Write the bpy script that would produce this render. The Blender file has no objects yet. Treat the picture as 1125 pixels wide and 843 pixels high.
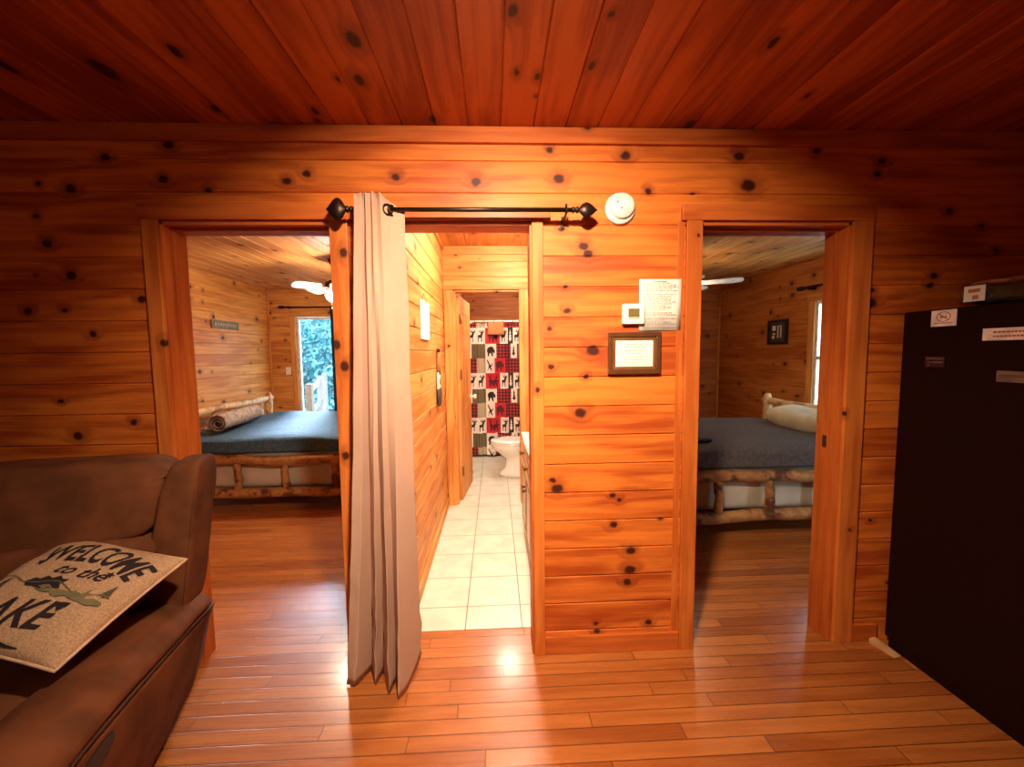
import bpy, bmesh, math, random
from mathutils import Vector, Matrix, noise as mnoise
random.seed(7)
C = bpy.context.scene.collection
PI = math.pi

# ------------------------------------------------------------------ camera, world, lights, exposure
sc = bpy.context.scene
sc.view_settings.view_transform = 'Standard'; sc.view_settings.look = 'None'
sc.view_settings.gamma = 1; sc.view_settings.use_curve_mapping = False
sc.view_settings.exposure = 0.0
cam_d = bpy.data.cameras.new('camera'); cam = bpy.data.objects.new('camera', cam_d); C.objects.link(cam)
FPX = 442.18
cam_d.sensor_width = 36; cam_d.sensor_fit = 'HORIZONTAL'; cam_d.lens = FPX/1125*36
cam_d.clip_start = 0.02
cr = Vector((0.99903556, -0.0422806, -0.01184185)); cu = Vector((0.01503039, 0.07591075, 0.99700133)); cf = Vector((0.04125489, 0.99621780, -0.0764730))
M = Matrix((cr, cu, -cf)).transposed().to_4x4(); M.translation = Vector((0, -1.83928, 1.456))
cam.matrix_world = M; sc.camera = cam

world = bpy.data.worlds.new('world'); sc.world = world; world.use_nodes = True
bg = world.node_tree.nodes['Background']; bg.inputs[0].default_value = (0.55, 0.85, 1.0, 1); bg.inputs[1].default_value = 8.0

def area_light(name, loc, size, power, col, aim=None, shape='DISK', sy=None, spread=PI):
    d = bpy.data.lights.new(name, 'AREA'); d.shape = shape; d.size = size
    if sy: d.size_y = sy
    d.energy = power; d.color = col; d.spread = spread
    o = bpy.data.objects.new(name, d); C.objects.link(o); o.location = loc
    v = (Vector(aim)-Vector(loc)) if aim else Vector((0, 0, -1))
    o.rotation_euler = v.to_track_quat('-Z', 'Y').to_euler(); return o

area_light('main_room_can_lamp', (0.04, -1.30, 2.400), 0.14, 50, (1, 0.80, 0.56), aim=(0.12, 0.0, .95), spread=math.radians(118))
sd_ = bpy.data.lights.new('sun', 'SUN'); sd_.energy = 18.0; sd_.angle = math.radians(14); sd_.color = (.55, .78, 1.0)
so0 = bpy.data.objects.new('sun', sd_); C.objects.link(so0); so0.location = (-5, 12, 6); so0.rotation_euler = Vector((1.30, -4.64, -1.95)).to_track_quat('-Z', 'Y').to_euler()
for nm, loc, sx, sy in (('porch_door_portal', (-2.58, 4.36, 1.0), .72, 1.95), ('bedroom_window_portal', (3.48, 2.20, 1.36), .48, 1.2)):
    o = area_light(nm, loc, sx, 1, (1, 1, 1), aim=(loc[0]-(1 if loc[0] > 0 else 0), loc[1]-(1 if loc[0] < 0 else 0), loc[2]), shape='RECTANGLE', sy=sy)
    o.data.cycles.is_portal = True

# ------------------------------------------------------------------ helpers
def link(o, parent=None):
    C.objects.link(o)
    if parent: o.parent = parent
    return o
def tag(o, label=None, cat=None, group=None, kind=None):
    if label: o['label'] = label
    if cat: o['category'] = cat
    if group: o['group'] = group
    if kind: o['kind'] = kind
    return o
def empty(name, loc=(0, 0, 0), rz=0, parent=None):
    o = bpy.data.objects.new(name, None); o.location = loc; o.rotation_euler = (0, 0, rz); o.empty_display_size = .1
    return link(o, parent)
def mesh_obj(name, bm, mats, parent=None, smooth=False, loc=None):
    me = bpy.data.meshes.new(name)
    bm.normal_update(); bm.to_mesh(me); bm.free()
    if not isinstance(mats, (list, tuple)): mats = [mats]
    for m in mats: me.materials.append(m)
    if smooth:
        for p in me.polygons: p.use_smooth = True
    o = bpy.data.objects.new(name, me)
    if loc: o.location = loc
    return link(o, parent)
def struct(name, bm, m, parent=None, smooth=False):
    o = mesh_obj(name, bm, m, parent, smooth)
    if parent is None: o['kind'] = 'structure'
    return o
def box(bm, x0, x1, y0, y1, z0, z1, bev=0, mi=0, seg=2):
    b = bmesh.new(); bmesh.ops.create_cube(b, size=1)
    for v in b.verts: v.co = Vector(((x0+x1)/2+v.co.x*(x1-x0), (y0+y1)/2+v.co.y*(y1-y0), (z0+z1)/2+v.co.z*(z1-z0)))
    if bev: bmesh.ops.bevel(b, geom=b.edges[:], offset=bev, segments=seg, affect='EDGES', profile=.5)
    merge(bm, b, mi); return bm
def merge(bm, b, mi=0, mat=None, keep=False):
    if mat: bmesh.ops.transform(b, matrix=mat, verts=b.verts[:])
    mp = {}
    for v in b.verts: mp[v] = bm.verts.new(v.co)
    for f in b.faces:
        try:
            g = bm.faces.new([mp[v] for v in f.verts]); g.material_index = f.material_index if keep else mi; g.smooth = f.smooth
        except ValueError: pass
    b.free()
def BM(): return bmesh.new()
def lathe(bm, prof, seg=24, mi=0, mat=None, smooth=True):
    b = bmesh.new(); rings = []
    for r, z in prof:
        if r < 1e-6: rings.append([b.verts.new((0, 0, z))])
        else: rings.append([b.verts.new((r*math.cos(2*PI*i/seg), r*math.sin(2*PI*i/seg), z)) for i in range(seg)])
    for a, c in zip(rings, rings[1:]):
        for i in range(seg):
            j = (i+1) % seg
            if len(a) == 1 and len(c) == 1: continue
            if len(a) == 1: f = b.faces.new((a[0], c[j], c[i]))
            elif len(c) == 1: f = b.faces.new((a[i], a[j], c[0]))
            else: f = b.faces.new((a[i], a[j], c[j], c[i]))
            f.smooth = smooth
    merge(bm, b, mi, mat, False); return bm
def tube(bm, pts, rad, seg=10, mi=0, caps=True, wob=0, seed=0):
    pts = [Vector(p) for p in pts]; n = len(pts); rings = []
    ref = None
    for i, p in enumerate(pts):
        t = (pts[min(i+1, n-1)]-pts[max(i-1, 0)]).normalized()
        if ref is None: ref = t.orthogonal().normalized()
        ref = (ref-t*ref.dot(t)).normalized(); b2 = t.cross(ref)
        r = rad[i] if isinstance(rad, (list, tuple)) else rad
        ring = []
        for k in range(seg):
            a = 2*PI*k/seg
            d = ref*math.cos(a)+b2*math.sin(a)
            rr = r*(1+wob*mnoise.noise(p*3.1+d*1.2+Vector((seed*7.3, 0, 0))))
            ring.append(bm.verts.new(p+d*rr))
        rings.append(ring)
    for a, c in zip(rings, rings[1:]):
        for k in range(seg):
            f = bm.faces.new((a[k], a[(k+1) % seg], c[(k+1) % seg], c[k])); f.smooth = True; f.material_index = mi
    if caps:
        f = bm.faces.new(rings[0][::-1]); f.material_index = mi
        f = bm.faces.new(rings[-1]); f.material_index = mi
    return bm
def superbox(bm, c, s, e=5, n=10, mi=0, fn=None):
    """rounded cushion: a cube grid pushed to a superellipsoid of exponent e"""
    b = bmesh.new(); bmesh.ops.create_cube(b, size=2)
    bmesh.ops.subdivide_edges(b, edges=b.edges[:], cuts=n, use_grid_fill=True)
    for v in b.verts:
        p = v.co
        q = Vector([math.copysign(abs(math.sin(a*PI/2))**0.85, a) for a in p])
        l = (abs(q.x)**e+abs(q.y)**e+abs(q.z)**e)**(1/e)
        q = q/l
        w = Vector((c[0]+q.x*s[0]/2, c[1]+q.y*s[1]/2, c[2]+q.z*s[2]/2))
        v.co = fn(w, q) if fn else w
    for f in b.faces: f.smooth = True
    merge(bm, b, mi); return bm
def loft(bm, rings, mi=0, close=True, caps=True, smooth=True):
    vs = [[bm.verts.new(p) for p in r] for r in rings]; n = len(vs[0])
    for a, c in zip(vs, vs[1:]):
        for k in range(n if close else n-1):
            f = bm.faces.new((a[k], a[(k+1) % n], c[(k+1) % n], c[k])); f.smooth = smooth; f.material_index = mi
    if caps and close:
        bm.faces.new(vs[0][::-1]).material_index = mi; bm.faces.new(vs[-1]).material_index = mi
    return bm

# ------------------------------------------------------------------ materials
def new_mat(name):
    m = bpy.data.materials.new(name); m.use_nodes = True
    nt = m.node_tree; return m, nt, nt.nodes['Principled BSDF']
class G:
    def __init__(s, nt): s.nt = nt
    def n(s, t, **k):
        nd = s.nt.nodes.new(t)
        for a, b in k.items(): setattr(nd, a, b)
        return nd
    def put(s, sock, v):
        if hasattr(v, 'links') or isinstance(v, bpy.types.NodeSocket): s.nt.links.new(v, sock)
        else: sock.default_value = v
    def m(s, op, a, b=0.0, c=None, clamp=False):
        nd = s.n('ShaderNodeMath', operation=op, use_clamp=clamp); s.put(nd.inputs[0], a); s.put(nd.inputs[1], b)
        if c is not None: s.put(nd.inputs[2], c)
        return nd.outputs[0]
    def comb(s, x, y, z):
        nd = s.n('ShaderNodeCombineXYZ'); s.put(nd.inputs[0], x); s.put(nd.inputs[1], y); s.put(nd.inputs[2], z); return nd.outputs[0]
    def noise(s, v, scale=1, detail=3, rough=.5, dist=0):
        nd = s.n('ShaderNodeTexNoise'); s.put(nd.inputs['Vector'], v); nd.inputs['Scale'].default_value = scale
        nd.inputs['Detail'].default_value = detail; nd.inputs['Roughness'].default_value = rough; nd.inputs['Distortion'].default_value = dist
        return nd.outputs['Fac']
    def white(s, v):
        nd = s.n('ShaderNodeTexWhiteNoise', noise_dimensions='3D'); s.put(nd.inputs['Vector'], v); return nd
    def ss(s, v, a, b, ca=0., cb=1.):
        nd = s.n('ShaderNodeMapRange', interpolation_type='SMOOTHSTEP'); s.put(nd.inputs[0], v)
        nd.inputs[1].default_value = a; nd.inputs[2].default_value = b; nd.inputs[3].default_value = ca; nd.inputs[4].default_value = cb
        return nd.outputs[0]
    def mix(s, f, a, b, mode='MIX'):
        nd = s.n('ShaderNodeMix', data_type='RGBA', blend_type=mode); s.put(nd.inputs[0], f); s.put(nd.inputs[6], a); s.put(nd.inputs[7], b)
        return nd.outputs[2]
    def bump(s, h, strength=.3, dist=.01):
        nd = s.n('ShaderNodeBump'); s.put(nd.inputs['Height'], h); nd.inputs['Strength'].default_value = strength; nd.inputs['Distance'].default_value = dist
        return nd.outputs[0]
WK = [(-1.786, 2.172, 0.0210), (-1.635, 2.299, 0.0189), (-1.403, 2.211, 0.0189), (-1.370, 2.353, 0.0210), (-0.887, 2.207, 0.0168), (-0.801, 2.238, 0.0168), (-0.420, 2.225, 0.0168), (-0.072, 2.207, 0.0210), (-1.913, 2.190, 0.0105), (-1.934, 2.056, 0.0126), (0.295, 2.225, 0.0231), (0.593, 2.324, 0.0210), (1.111, 2.325, 0.0210), (1.158, 2.198, 0.0315), (0.698, 2.172, 0.0147), (1.782, 2.310, 0.0168), (1.763, 2.254, 0.0147), (2.121, 2.088, 0.0168), (2.287, 2.019, 0.0126), (0.255, 2.345, 0.0126), (1.470, 2.351, 0.0147), (-1.900, 1.946, 0.0189), (-1.816, 1.808, 0.0210), (-1.530, 1.706, 0.0168), (-2.006, 1.659, 0.0168), (-1.856, 1.662, 0.0126), (-1.748, 1.559, 0.0147), (-1.908, 1.267, 0.0126), (-1.849, 1.111, 0.0210), (-1.607, 1.168, 0.0147), (0.303, 2.005, 0.0126), (0.449, 1.462, 0.0273), (0.457, 1.458, 0.0210), (0.394, 1.172, 0.0252), (0.251, 1.560, 0.0126), (0.331, 1.645, 0.0147), (0.255, 1.390, 0.0126), (0.419, 1.341, 0.0126), (0.323, 1.747, 0.0105), (0.406, 1.929, 0.0210), (0.426, 1.897, 0.0210), (0.261, 0.856, 0.0147), (0.282, 0.816, 0.0252), (0.547, 0.778, 0.0126), (0.552, 0.631, 0.0168), (0.637, 0.502, 0.0210), (0.634, 0.407, 0.0252), (0.621, 0.344, 0.0189), (0.471, 0.142, 0.0105), (0.476, 0.100, 0.0147), (0.727, 0.136, 0.0147), (0.781, 0.655, 0.0084), (2.067, 1.793, 0.0168), (2.052, 1.751, 0.0147), (1.768, 1.727, 0.0126), (1.767, 1.669, 0.0252)]
TK = [(1.898, -0.653, 0.0210), (1.500, -0.698, 0.0189), (1.406, -0.670, 0.0210), (0.999, -0.683, 0.0189), (1.516, -1.441, 0.0168), (1.286, 0.191, 0.0126), (1.973, 0.927, 0.0084)]
CK = [(-0.335, -1.313, 0.0326), (-0.356, -1.307, 0.0216), (-0.425, -1.009, 0.0163), (-0.490, -0.426, 0.0225), (-0.304, -0.471, 0.0184), (-0.307, -0.543, 0.0093), (-0.068, -0.246, 0.0166), (-0.613, 0.065, 0.0153), (-0.355, 0.089, 0.0116), (-0.338, 0.164, 0.0117), (-0.397, 0.348, 0.0130), (-0.043, 0.858, 0.0253), (-0.513, 0.900, 0.0153), (-0.119, -1.091, 0.0148), (-0.349, -1.621, 0.0235), (-0.115, -0.707, 0.0138), (-0.256, 1.219, 0.0109)]
def pine(name, ua, va, pitch, v0, light, dark, knots=3.0, rough=.5, seglen=0, ksize=1.0, seam=0, contrast=1.0, coat=.10, vary=.3, kthr=.25, spots=(), asp=1.25):
    m, nt, bs = new_mat(name); g = G(nt)
    geo = g.n('ShaderNodeNewGeometry'); sep = g.n('ShaderNodeSeparateXYZ'); nt.links.new(geo.outputs['Position'], sep.inputs[0])
    ax = {'x': sep.outputs[0], 'y': sep.outputs[1], 'z': sep.outputs[2]}
    wa = [a for a in 'xyz' if a not in (ua, va)][0]
    u, v, w = ax[ua], ax[va], ax[wa]
    q = g.m('DIVIDE', g.m('SUBTRACT', v, v0), pitch); bi = g.m('FLOOR', q); fr = g.m('SUBTRACT', q, bi)
    r1 = g.white(g.comb(bi, 3.1, 0)).outputs['Value']
    if seglen:
        su = g.m('ADD', g.m('DIVIDE', u, seglen), g.m('MULTIPLY', r1, 7.7)); si = g.m('FLOOR', su); fs = g.m('SUBTRACT', su, si)
    else: si = 0.0
    wn = g.white(g.comb(bi, si, 5.5)); r2 = wn.outputs['Value']
    U = g.m('ADD', u, g.m('MULTIPLY', r2, 61.7))
    vl = g.m('MULTIPLY', fr, pitch)
    # knots
    kv = g.comb(g.m('MULTIPLY', U, knots*.92), g.m('MULTIPLY', g.m('ADD', vl, g.m('MULTIPLY', r2, 9.0)), knots*1.08), 0.0)
    kvn = g.n('ShaderNodeVectorMath', operation='ADD'); nt.links.new(kv, kvn.inputs[0])
    nn = g.n('ShaderNodeTexNoise'); nn.inputs['Scale'].default_value = 9; nt.links.new(kv, nn.inputs['Vector'])
    sc_ = g.n('ShaderNodeVectorMath', operation='SCALE'); nt.links.new(nn.outputs['Color'], sc_.inputs[0]); sc_.inputs['Scale'].default_value = .05
    nt.links.new(sc_.outputs[0], kvn.inputs[1])
    vo = g.n('ShaderNodeTexVoronoi', voronoi_dimensions='2D', feature='F1'); nt.links.new(kvn.outputs[0], vo.inputs['Vector']); vo.inputs['Scale'].default_value = 1; vo.inputs['Randomness'].default_value = .95
    sc2 = g.n('ShaderNodeSeparateColor'); nt.links.new(vo.outputs['Color'], sc2.inputs[0])
    kr = g.m('MULTIPLY', g.m('SUBTRACT', sc2.outputs[0], kthr, clamp=True), 0.15*ksize)
    d = vo.outputs['Distance']
    rel = g.m('DIVIDE', d, g.m('MAXIMUM', kr, .0001))
    kcore = g.m('MULTIPLY', g.ss(rel, .55, 1.15, 1, 0), g.m('GREATER_THAN', kr, .008))
    khalo = g.m('MULTIPLY', g.ss(rel, .8, 3.4, 1, 0), g.m('GREATER_THAN', kr, .008))
    if spots:   # knots at known places on the boards
        kn = g.n('ShaderNodeTexNoise'); kn.inputs['Scale'].default_value = 28; nt.links.new(geo.outputs['Position'], kn.inputs['Vector'])
        ko = g.n('ShaderNodeVectorMath', operation='MULTIPLY_ADD'); nt.links.new(kn.outputs['Color'], ko.inputs[0]); ko.inputs[1].default_value = (.016, .016, 0)
        nt.links.new(g.comb(g.m('DIVIDE', u, asp), v, 0.0), ko.inputs[2])
        best = None
        for (su_, sv_, sr_) in spots:
            dn = g.n('ShaderNodeVectorMath', operation='DISTANCE'); nt.links.new(ko.outputs[0], dn.inputs[0]); dn.inputs[1].default_value = (su_/asp+.008, sv_+.008, 0)
            dd_ = g.m('DIVIDE', dn.outputs['Value'], sr_)
            best = dd_ if best is None else g.m('MINIMUM', best, dd_)
        kcore = g.m('MAXIMUM', kcore, g.ss(best, .55, 1.15, 1, 0))
        khalo = g.m('MAXIMUM', khalo, g.ss(best, .8, 3.0, 1, 0))
    # grain: rings warped around knots + streaks
    warp = g.m('MULTIPLY', g.noise(g.comb(g.m('MULTIPLY', U, 1.1), g.m('MULTIPLY', vl, 5.0), g.m('MULTIPLY', r2, 20)), 1, 2), 1.6)
    rings = g.m('SINE', g.m('ADD', g.m('MULTIPLY', vl, 105.0), g.m('ADD', g.m('MULTIPLY', warp, 13.0), g.m('MULTIPLY', khalo, 5.0))))
    ringf = g.ss(rings, -.6, 1.0)
    streak = g.noise(g.comb(g.m('MULTIPLY', U, 2.2), g.m('MULTIPLY', vl, 90.0), g.m('MULTIPLY', w, 60.0)), 1, 4, .6)
    blot = g.noise(g.comb(g.m('MULTIPLY', U, 1.6), g.m('MULTIPLY', vl, 9.0), g.m('MULTIPLY', r2, 11)), 1, 3)
    f = g.m('ADD', g.m('MULTIPLY', ringf, .30*contrast), g.m('ADD', g.m('MULTIPLY', g.ss(streak, .35, .72), .30*contrast), g.m('MULTIPLY', g.ss(blot, .38, .66), .75*contrast)))
    f = g.m('ADD', f, g.m('MULTIPLY', g.m('SUBTRACT', r2, .5), vary*1.6), clamp=True)
    col = g.mix(f, (*light, 1), (*dark, 1))
    kcol = tuple(c*k for c, k in zip(dark, (.11, .08, .15)))
    col = g.mix(g.m('MULTIPLY', khalo, .55), col, (*[c*.62 for c in dark], 1))
    col = g.mix(g.m('MULTIPLY', kcore, .97), col, (*kcol, 1))
    if seam:
        e = g.m('MINIMUM', fr, g.m('SUBTRACT', 1.0, fr)); sm = g.ss(g.m('MULTIPLY', e, pitch), seam*.4, seam, 1, 0)
        if seglen:
            e2 = g.m('MINIMUM', fs, g.m('SUBTRACT', 1.0, fs)); sm = g.m('MAXIMUM', sm, g.ss(g.m('MULTIPLY', e2, seglen), seam*.4, seam, 1, 0))
        col = g.mix(g.m('MULTIPLY', sm, .8), col, (*[c*.22 for c in dark], 1))
        nt.links.new(g.bump(g.m('SUBTRACT', g.m('MULTIPLY', g.noise(g.comb(u, v, w), 3.0, 2), .6), sm), .35, .003), bs.inputs['Normal'])
    else:
        nt.links.new(g.bump(g.m('ADD', g.m('MULTIPLY', streak, .3), g.m('MULTIPLY', kcore, .4)), .25, .002), bs.inputs['Normal'])
    nt.links.new(col, bs.inputs['Base Color']); bs.inputs['Specular IOR Level'].default_value = .3 if rough > .3 else .5
    rg = g.m('ADD', rough, g.m('MULTIPLY', streak, .12)); nt.links.new(rg, bs.inputs['Roughness'])
    bs.inputs['Coat Weight'].default_value = coat; bs.inputs['Coat Roughness'].default_value = .30 if rough > .3 else .14
    return m
def plain(name, col, rough=.5, metal=0, nscale=0, namp=.15, bump=0, coat=0, spec=.5, sheen=0, emit=None, estr=0):
    m, nt, bs = new_mat(name); g = G(nt)
    bs.inputs['Roughness'].default_value = rough; bs.inputs['Metallic'].default_value = metal
    bs.inputs['Coat Weight'].default_value = coat; bs.inputs['Specular IOR Level'].default_value = spec
    bs.inputs['Sheen Weight'].default_value = sheen
    tc = g.n('ShaderNodeTexCoord')
    nz = g.noise(tc.outputs['Object'], nscale or 20, 3)
    c = g.mix(g.ss(nz, .3, .7), (*[k*(1-namp) for k in col], 1), (*[min(1, k*(1+namp)) for k in col], 1))
    nt.links.new(c, bs.inputs['Base Color'])
    if bump: nt.links.new(g.bump(nz, bump, .01), bs.inputs['Normal'])
    if emit: bs.inputs['Emission Color'].default_value = (*emit, 1); bs.inputs['Emission Strength'].default_value = estr
    return m
ML, MD = (0.76, 0.192, 0.025), (0.40, 0.060, 0.007)          # amber varnished pine, main room
BL, BD = (0.74, 0.345, 0.090), (0.50, 0.165, 0.030)          # same pine, colour lightened for the brighter light of the small rooms
P_ = .1365; Z0 = 1.0665 - P_*8
pine_wall = pine('varnished_pine_wall_boards', 'x', 'z', P_, Z0, ML, MD, knots=2.0, ksize=.45, kthr=.55, spots=WK)
pine_wall_b = pine('lit_tone_pine_wall_boards_across', 'x', 'z', P_, Z0, BL, BD, knots=3.6, coat=.05)
pine_side_b = pine('lit_tone_pine_wall_boards_deep', 'y', 'z', P_, Z0, BL, BD, knots=3.6, coat=.05)
pine_side = pine('varnished_pine_side_boards', 'y', 'z', P_, Z0, ML, MD, knots=3.6)
pine_far = pine('brown_pine_wall_boards_across', 'x', 'z', P_, Z0, (.56, .20, .045), (.36, .095, .016), knots=3.6, coat=.05)
pine_right = pine('brown_pine_wall_boards_deep', 'y', 'z', P_, Z0, (.56, .20, .045), (.36, .095, .016), knots=3.6, coat=.05)
CP = .14; CX0 = .04-.14*40
pine_ceil = pine('varnished_pine_ceiling_boards', 'y', 'x', CP, CX0, (.54, .125, .026), (.29, .045, .009), knots=2.0, vary=.55, ksize=.4, kthr=.5, spots=CK, asp=1.9)
pine_ceil_b = pine('lit_tone_pine_ceiling_boards', 'y', 'x', CP, CX0, (.72, .34, .10), (.50, .19, .045), knots=3.0, vary=.4)  # ceiling pine with the small rooms' stronger light put into its colour
trim_v = pine('pine_trim_upright', 'z', 'x', .3, .111, (.72, .200, .034), (.48, .100, .013), knots=2.0, ksize=.4, vary=.2, kthr=.6, spots=TK)
trim_yv = pine('pine_jamb_upright', 'z', 'y', .3, -.05, (.60, .140, .022), (.40, .068, .009), knots=2.2, ksize=.6, vary=.2, kthr=.6)
trim_h = pine('pine_trim_level', 'x', 'z', .4, -.1, (.66, .155, .026), (.44, .08, .010), knots=2.6, ksize=.7, vary=.1, kthr=.5)
trim_bv = pine('lit_tone_pine_trim_upright', 'z', 'x', .3, .05, BL, BD, knots=2.2, ksize=.6, vary=.2, kthr=.55)
trim_byv = pine('lit_tone_pine_trim_side', 'z', 'y', .3, .05, BL, BD, knots=2.2, ksize=.6, vary=.2, kthr=.55)
trim_bh = pine('lit_tone_pine_trim_level', 'x', 'z', .4, -.1, BL, BD, knots=2.2, ksize=.6, vary=.1, kthr=.55)
trim_byh = pine('lit_tone_pine_base_deep', 'y', 'z', .4, -.1, BL, BD, knots=2.2, ksize=.6, vary=.1, kthr=.55)
oak = pine('glossy_oak_strip_floor', 'x', 'y', .066, 0.0, (.47, .145, .032), (.30, .076, .015), knots=1.2, rough=.22, seglen=1.05, seam=.0028, ksize=.25, vary=.6, coat=.22, kthr=.8, contrast=.8)
def tile_mat():
    m, nt, bs = new_mat('cream_ceramic_floor_tile'); g = G(nt)
    geo = g.n('ShaderNodeNewGeometry'); sep = g.n('ShaderNodeSeparateXYZ'); nt.links.new(geo.outputs['Position'], sep.inputs[0])
    fx = g.m('FRACT', g.m('DIVIDE', g.m('ADD', sep.outputs[0], .179+.302*10), .302)); fy = g.m('FRACT', g.m('DIVIDE', g.m('ADD', sep.outputs[1], -.378+.303*10), .303))
    e = g.m('MINIMUM', g.m('MINIMUM', fx, g.m('SUBTRACT', 1.0, fx)), g.m('MINIMUM', fy, g.m('SUBTRACT', 1.0, fy)))
    gr = g.ss(e, .006, .013, 1, 0)
    nz = g.noise(geo.outputs['Position'], 7, 4)
    c = g.mix(g.ss(nz, .35, .7), (.64, .65, .54, 1), (.55, .55, .45, 1)); c = g.mix(gr, c, (.22, .18, .15, 1))
    nt.links.new(c, bs.inputs['Base Color']); bs.inputs['Roughness'].default_value = .3
    nt.links.new(g.bump(g.m('SUBTRACT', 1.0, gr), .5, .003), bs.inputs['Normal']); return m
tile = tile_mat()
def log_mat(name, light, dark, bark):
    m, nt, bs = new_mat(name); g = G(nt); tc = g.n('ShaderNodeTexCoord'); geo = g.n('ShaderNodeNewGeometry')
    a = g.noise(geo.outputs['Position'], 6, 4, .6); b = g.noise(geo.outputs['Position'], 22, 3)
    c = g.mix(g.ss(b, .35, .7), (*light, 1), (*dark, 1)); c = g.mix(g.ss(a, .52, .62), c, (*bark, 1))
    nt.links.new(c, bs.inputs['Base Color']); bs.inputs['Roughness'].default_value = .5; bs.inputs['Coat Weight'].default_value = .03; bs.inputs['Specular IOR Level'].default_value = .3
    nt.links.new(g.bump(a, .5, .01), bs.inputs['Normal']); return m
log_m = log_mat('peeled_log', (.46, .22, .075), (.32, .125, .038), (.11, .036, .012))
log_pale = log_mat('pale_peeled_log', (.70, .46, .24), (.58, .32, .13), (.40, .18, .07))
suede = plain('brown_microfiber', (.135, .041, .014), .85, nscale=7, namp=.30, bump=.25, spec=.2)
suede2 = plain('brown_microfiber_seam', (.05, .018, .010), .9)
dark_recess = plain('dark_plastic', (.012, .006, .006), .5)
curtain_m = plain('beige_curtain_cloth', (.50, .295, .21), .85, nscale=9, namp=.03, spec=.2)
bronze = plain('dark_bronze_metal', (.035, .016, .010), .38, metal=.7)
hinge_m = plain('aged_brass', (.22, .12, .05), .4, metal=.8)
white_pl = plain('white_plastic', (.82, .78, .70), .4)
paper = plain('white_paper', (.84, .77, .68), .8, namp=.03)
ink = plain('grey_print', (.42, .34, .28), .8)
ink_l = plain('faint_print', (.36, .29, .24), .8)
frame_m = plain('dark_walnut_frame', (.10, .035, .012), .35, nscale=30, coat=.4)
frame_l = plain('walnut_frame_bead', (.20, .075, .022), .3, coat=.4)
lcd = plain('thermostat_screen', (.16, .12, .035), .25)
fridge_m = plain('black_fridge_side', (.014, .0028, .0018), .55, nscale=180, namp=.3, bump=.03, spec=.10)
porcelain = plain('white_porcelain', (.85, .82, .76), .12, coat=.5, namp=.01)
cream = plain('cream_paint', (.76, .66, .52), .4)
counter_m = plain('white_cultured_marble', (.85, .83, .78), .15, coat=.5, namp=.02)
navy = plain('dark_quilt_daylight_blue', (.060, .115, .185), .8, nscale=35, namp=.25, bump=.3, spec=.2)  # blue of the daylight from the glass door mixed into the quilt colour
grey_q = plain('grey_brown_quilt', (.095, .075, .072), .8, nscale=35, namp=.2, bump=.3, spec=.2)
boxspring = plain('cream_box_spring_cloth', (.50, .42, .33), .8, nscale=4, namp=.15)
fleece = plain('grey_brown_fleece', (.36, .27, .22), .95, nscale=25, namp=.35, bump=.5)
fleece_d = plain('dark_fleece_lining', (.05, .03, .035), .95)
pillow_m = plain('pale_tan_pillowcase', (.60, .50, .34), .85, nscale=8, namp=.12, bump=.2)
burlap = plain('tan_burlap', (.46, .27, .15), .9, nscale=220, namp=.25, bump=.3)
print_m = plain('black_print_ink', (.018, .006, .008), .9)
green_p = plain('dark_green_print_ink', (.06, .055, .03), .9)
olive_p = plain('faded_olive_print_ink', (.16, .13, .06), .9)
blade_m = plain('white_fan_blade', (.80, .76, .70), .5)
globe_l = plain('lit_white_globe', (.9, .9, .9), .3, emit=(1, .86, .66), estr=300)
globe_r = plain('lit_warm_globe', (.9, .9, .9), .3, emit=(1, .74, .46), estr=60)
towel_m = plain('tan_towel', (.42, .20, .07), .95, nscale=50, bump=.4)
vinyl = plain('white_vinyl_frame', (.80, .84, .86), .4)
deck_wood = plain('weathered_deck_wood', (.30, .25, .24), .8, nscale=15)
blue_cloth = plain('blue_black_curtain_cloth', (.02, .035, .06), .9)
leaf_m = plain('blue_green_leaves', (.05, .22, .26), .6, nscale=3, namp=.4)
leaf_l = plain('pale_leaves', (.20, .46, .52), .6, nscale=3, namp=.3)
trunk_m = plain('grey_tree_bark', (.25, .28, .30), .9)
black_cloth = plain('black_cloth', (.01, .008, .010), .9)
shim_m = plain('raw_wood', (.55, .28, .11), .7)
sign_m = plain('green_grey_painted_board', (.20, .17, .10), .7, nscale=40, namp=.3)
def glass_mat(name, k=.06, tint=(1, 1, 1)):
    m, nt, bs = new_mat(name); out = nt.nodes['Material Output']
    tr = nt.nodes.new('ShaderNodeBsdfTransparent'); tr.inputs[0].default_value = (*tint, 1)
    gl = nt.nodes.new('ShaderNodeBsdfGlossy'); gl.inputs['Roughness'].default_value = .08
    mx = nt.nodes.new('ShaderNodeMixShader'); mx.inputs[0].default_value = k
    nt.links.new(tr.outputs[0], mx.inputs[1]); nt.links.new(gl.outputs[0], mx.inputs[2]); nt.links.new(mx.outputs[0], out.inputs['Surface'])
    nt.nodes.remove(bs); return m
glass = glass_mat('window_glass')

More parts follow.
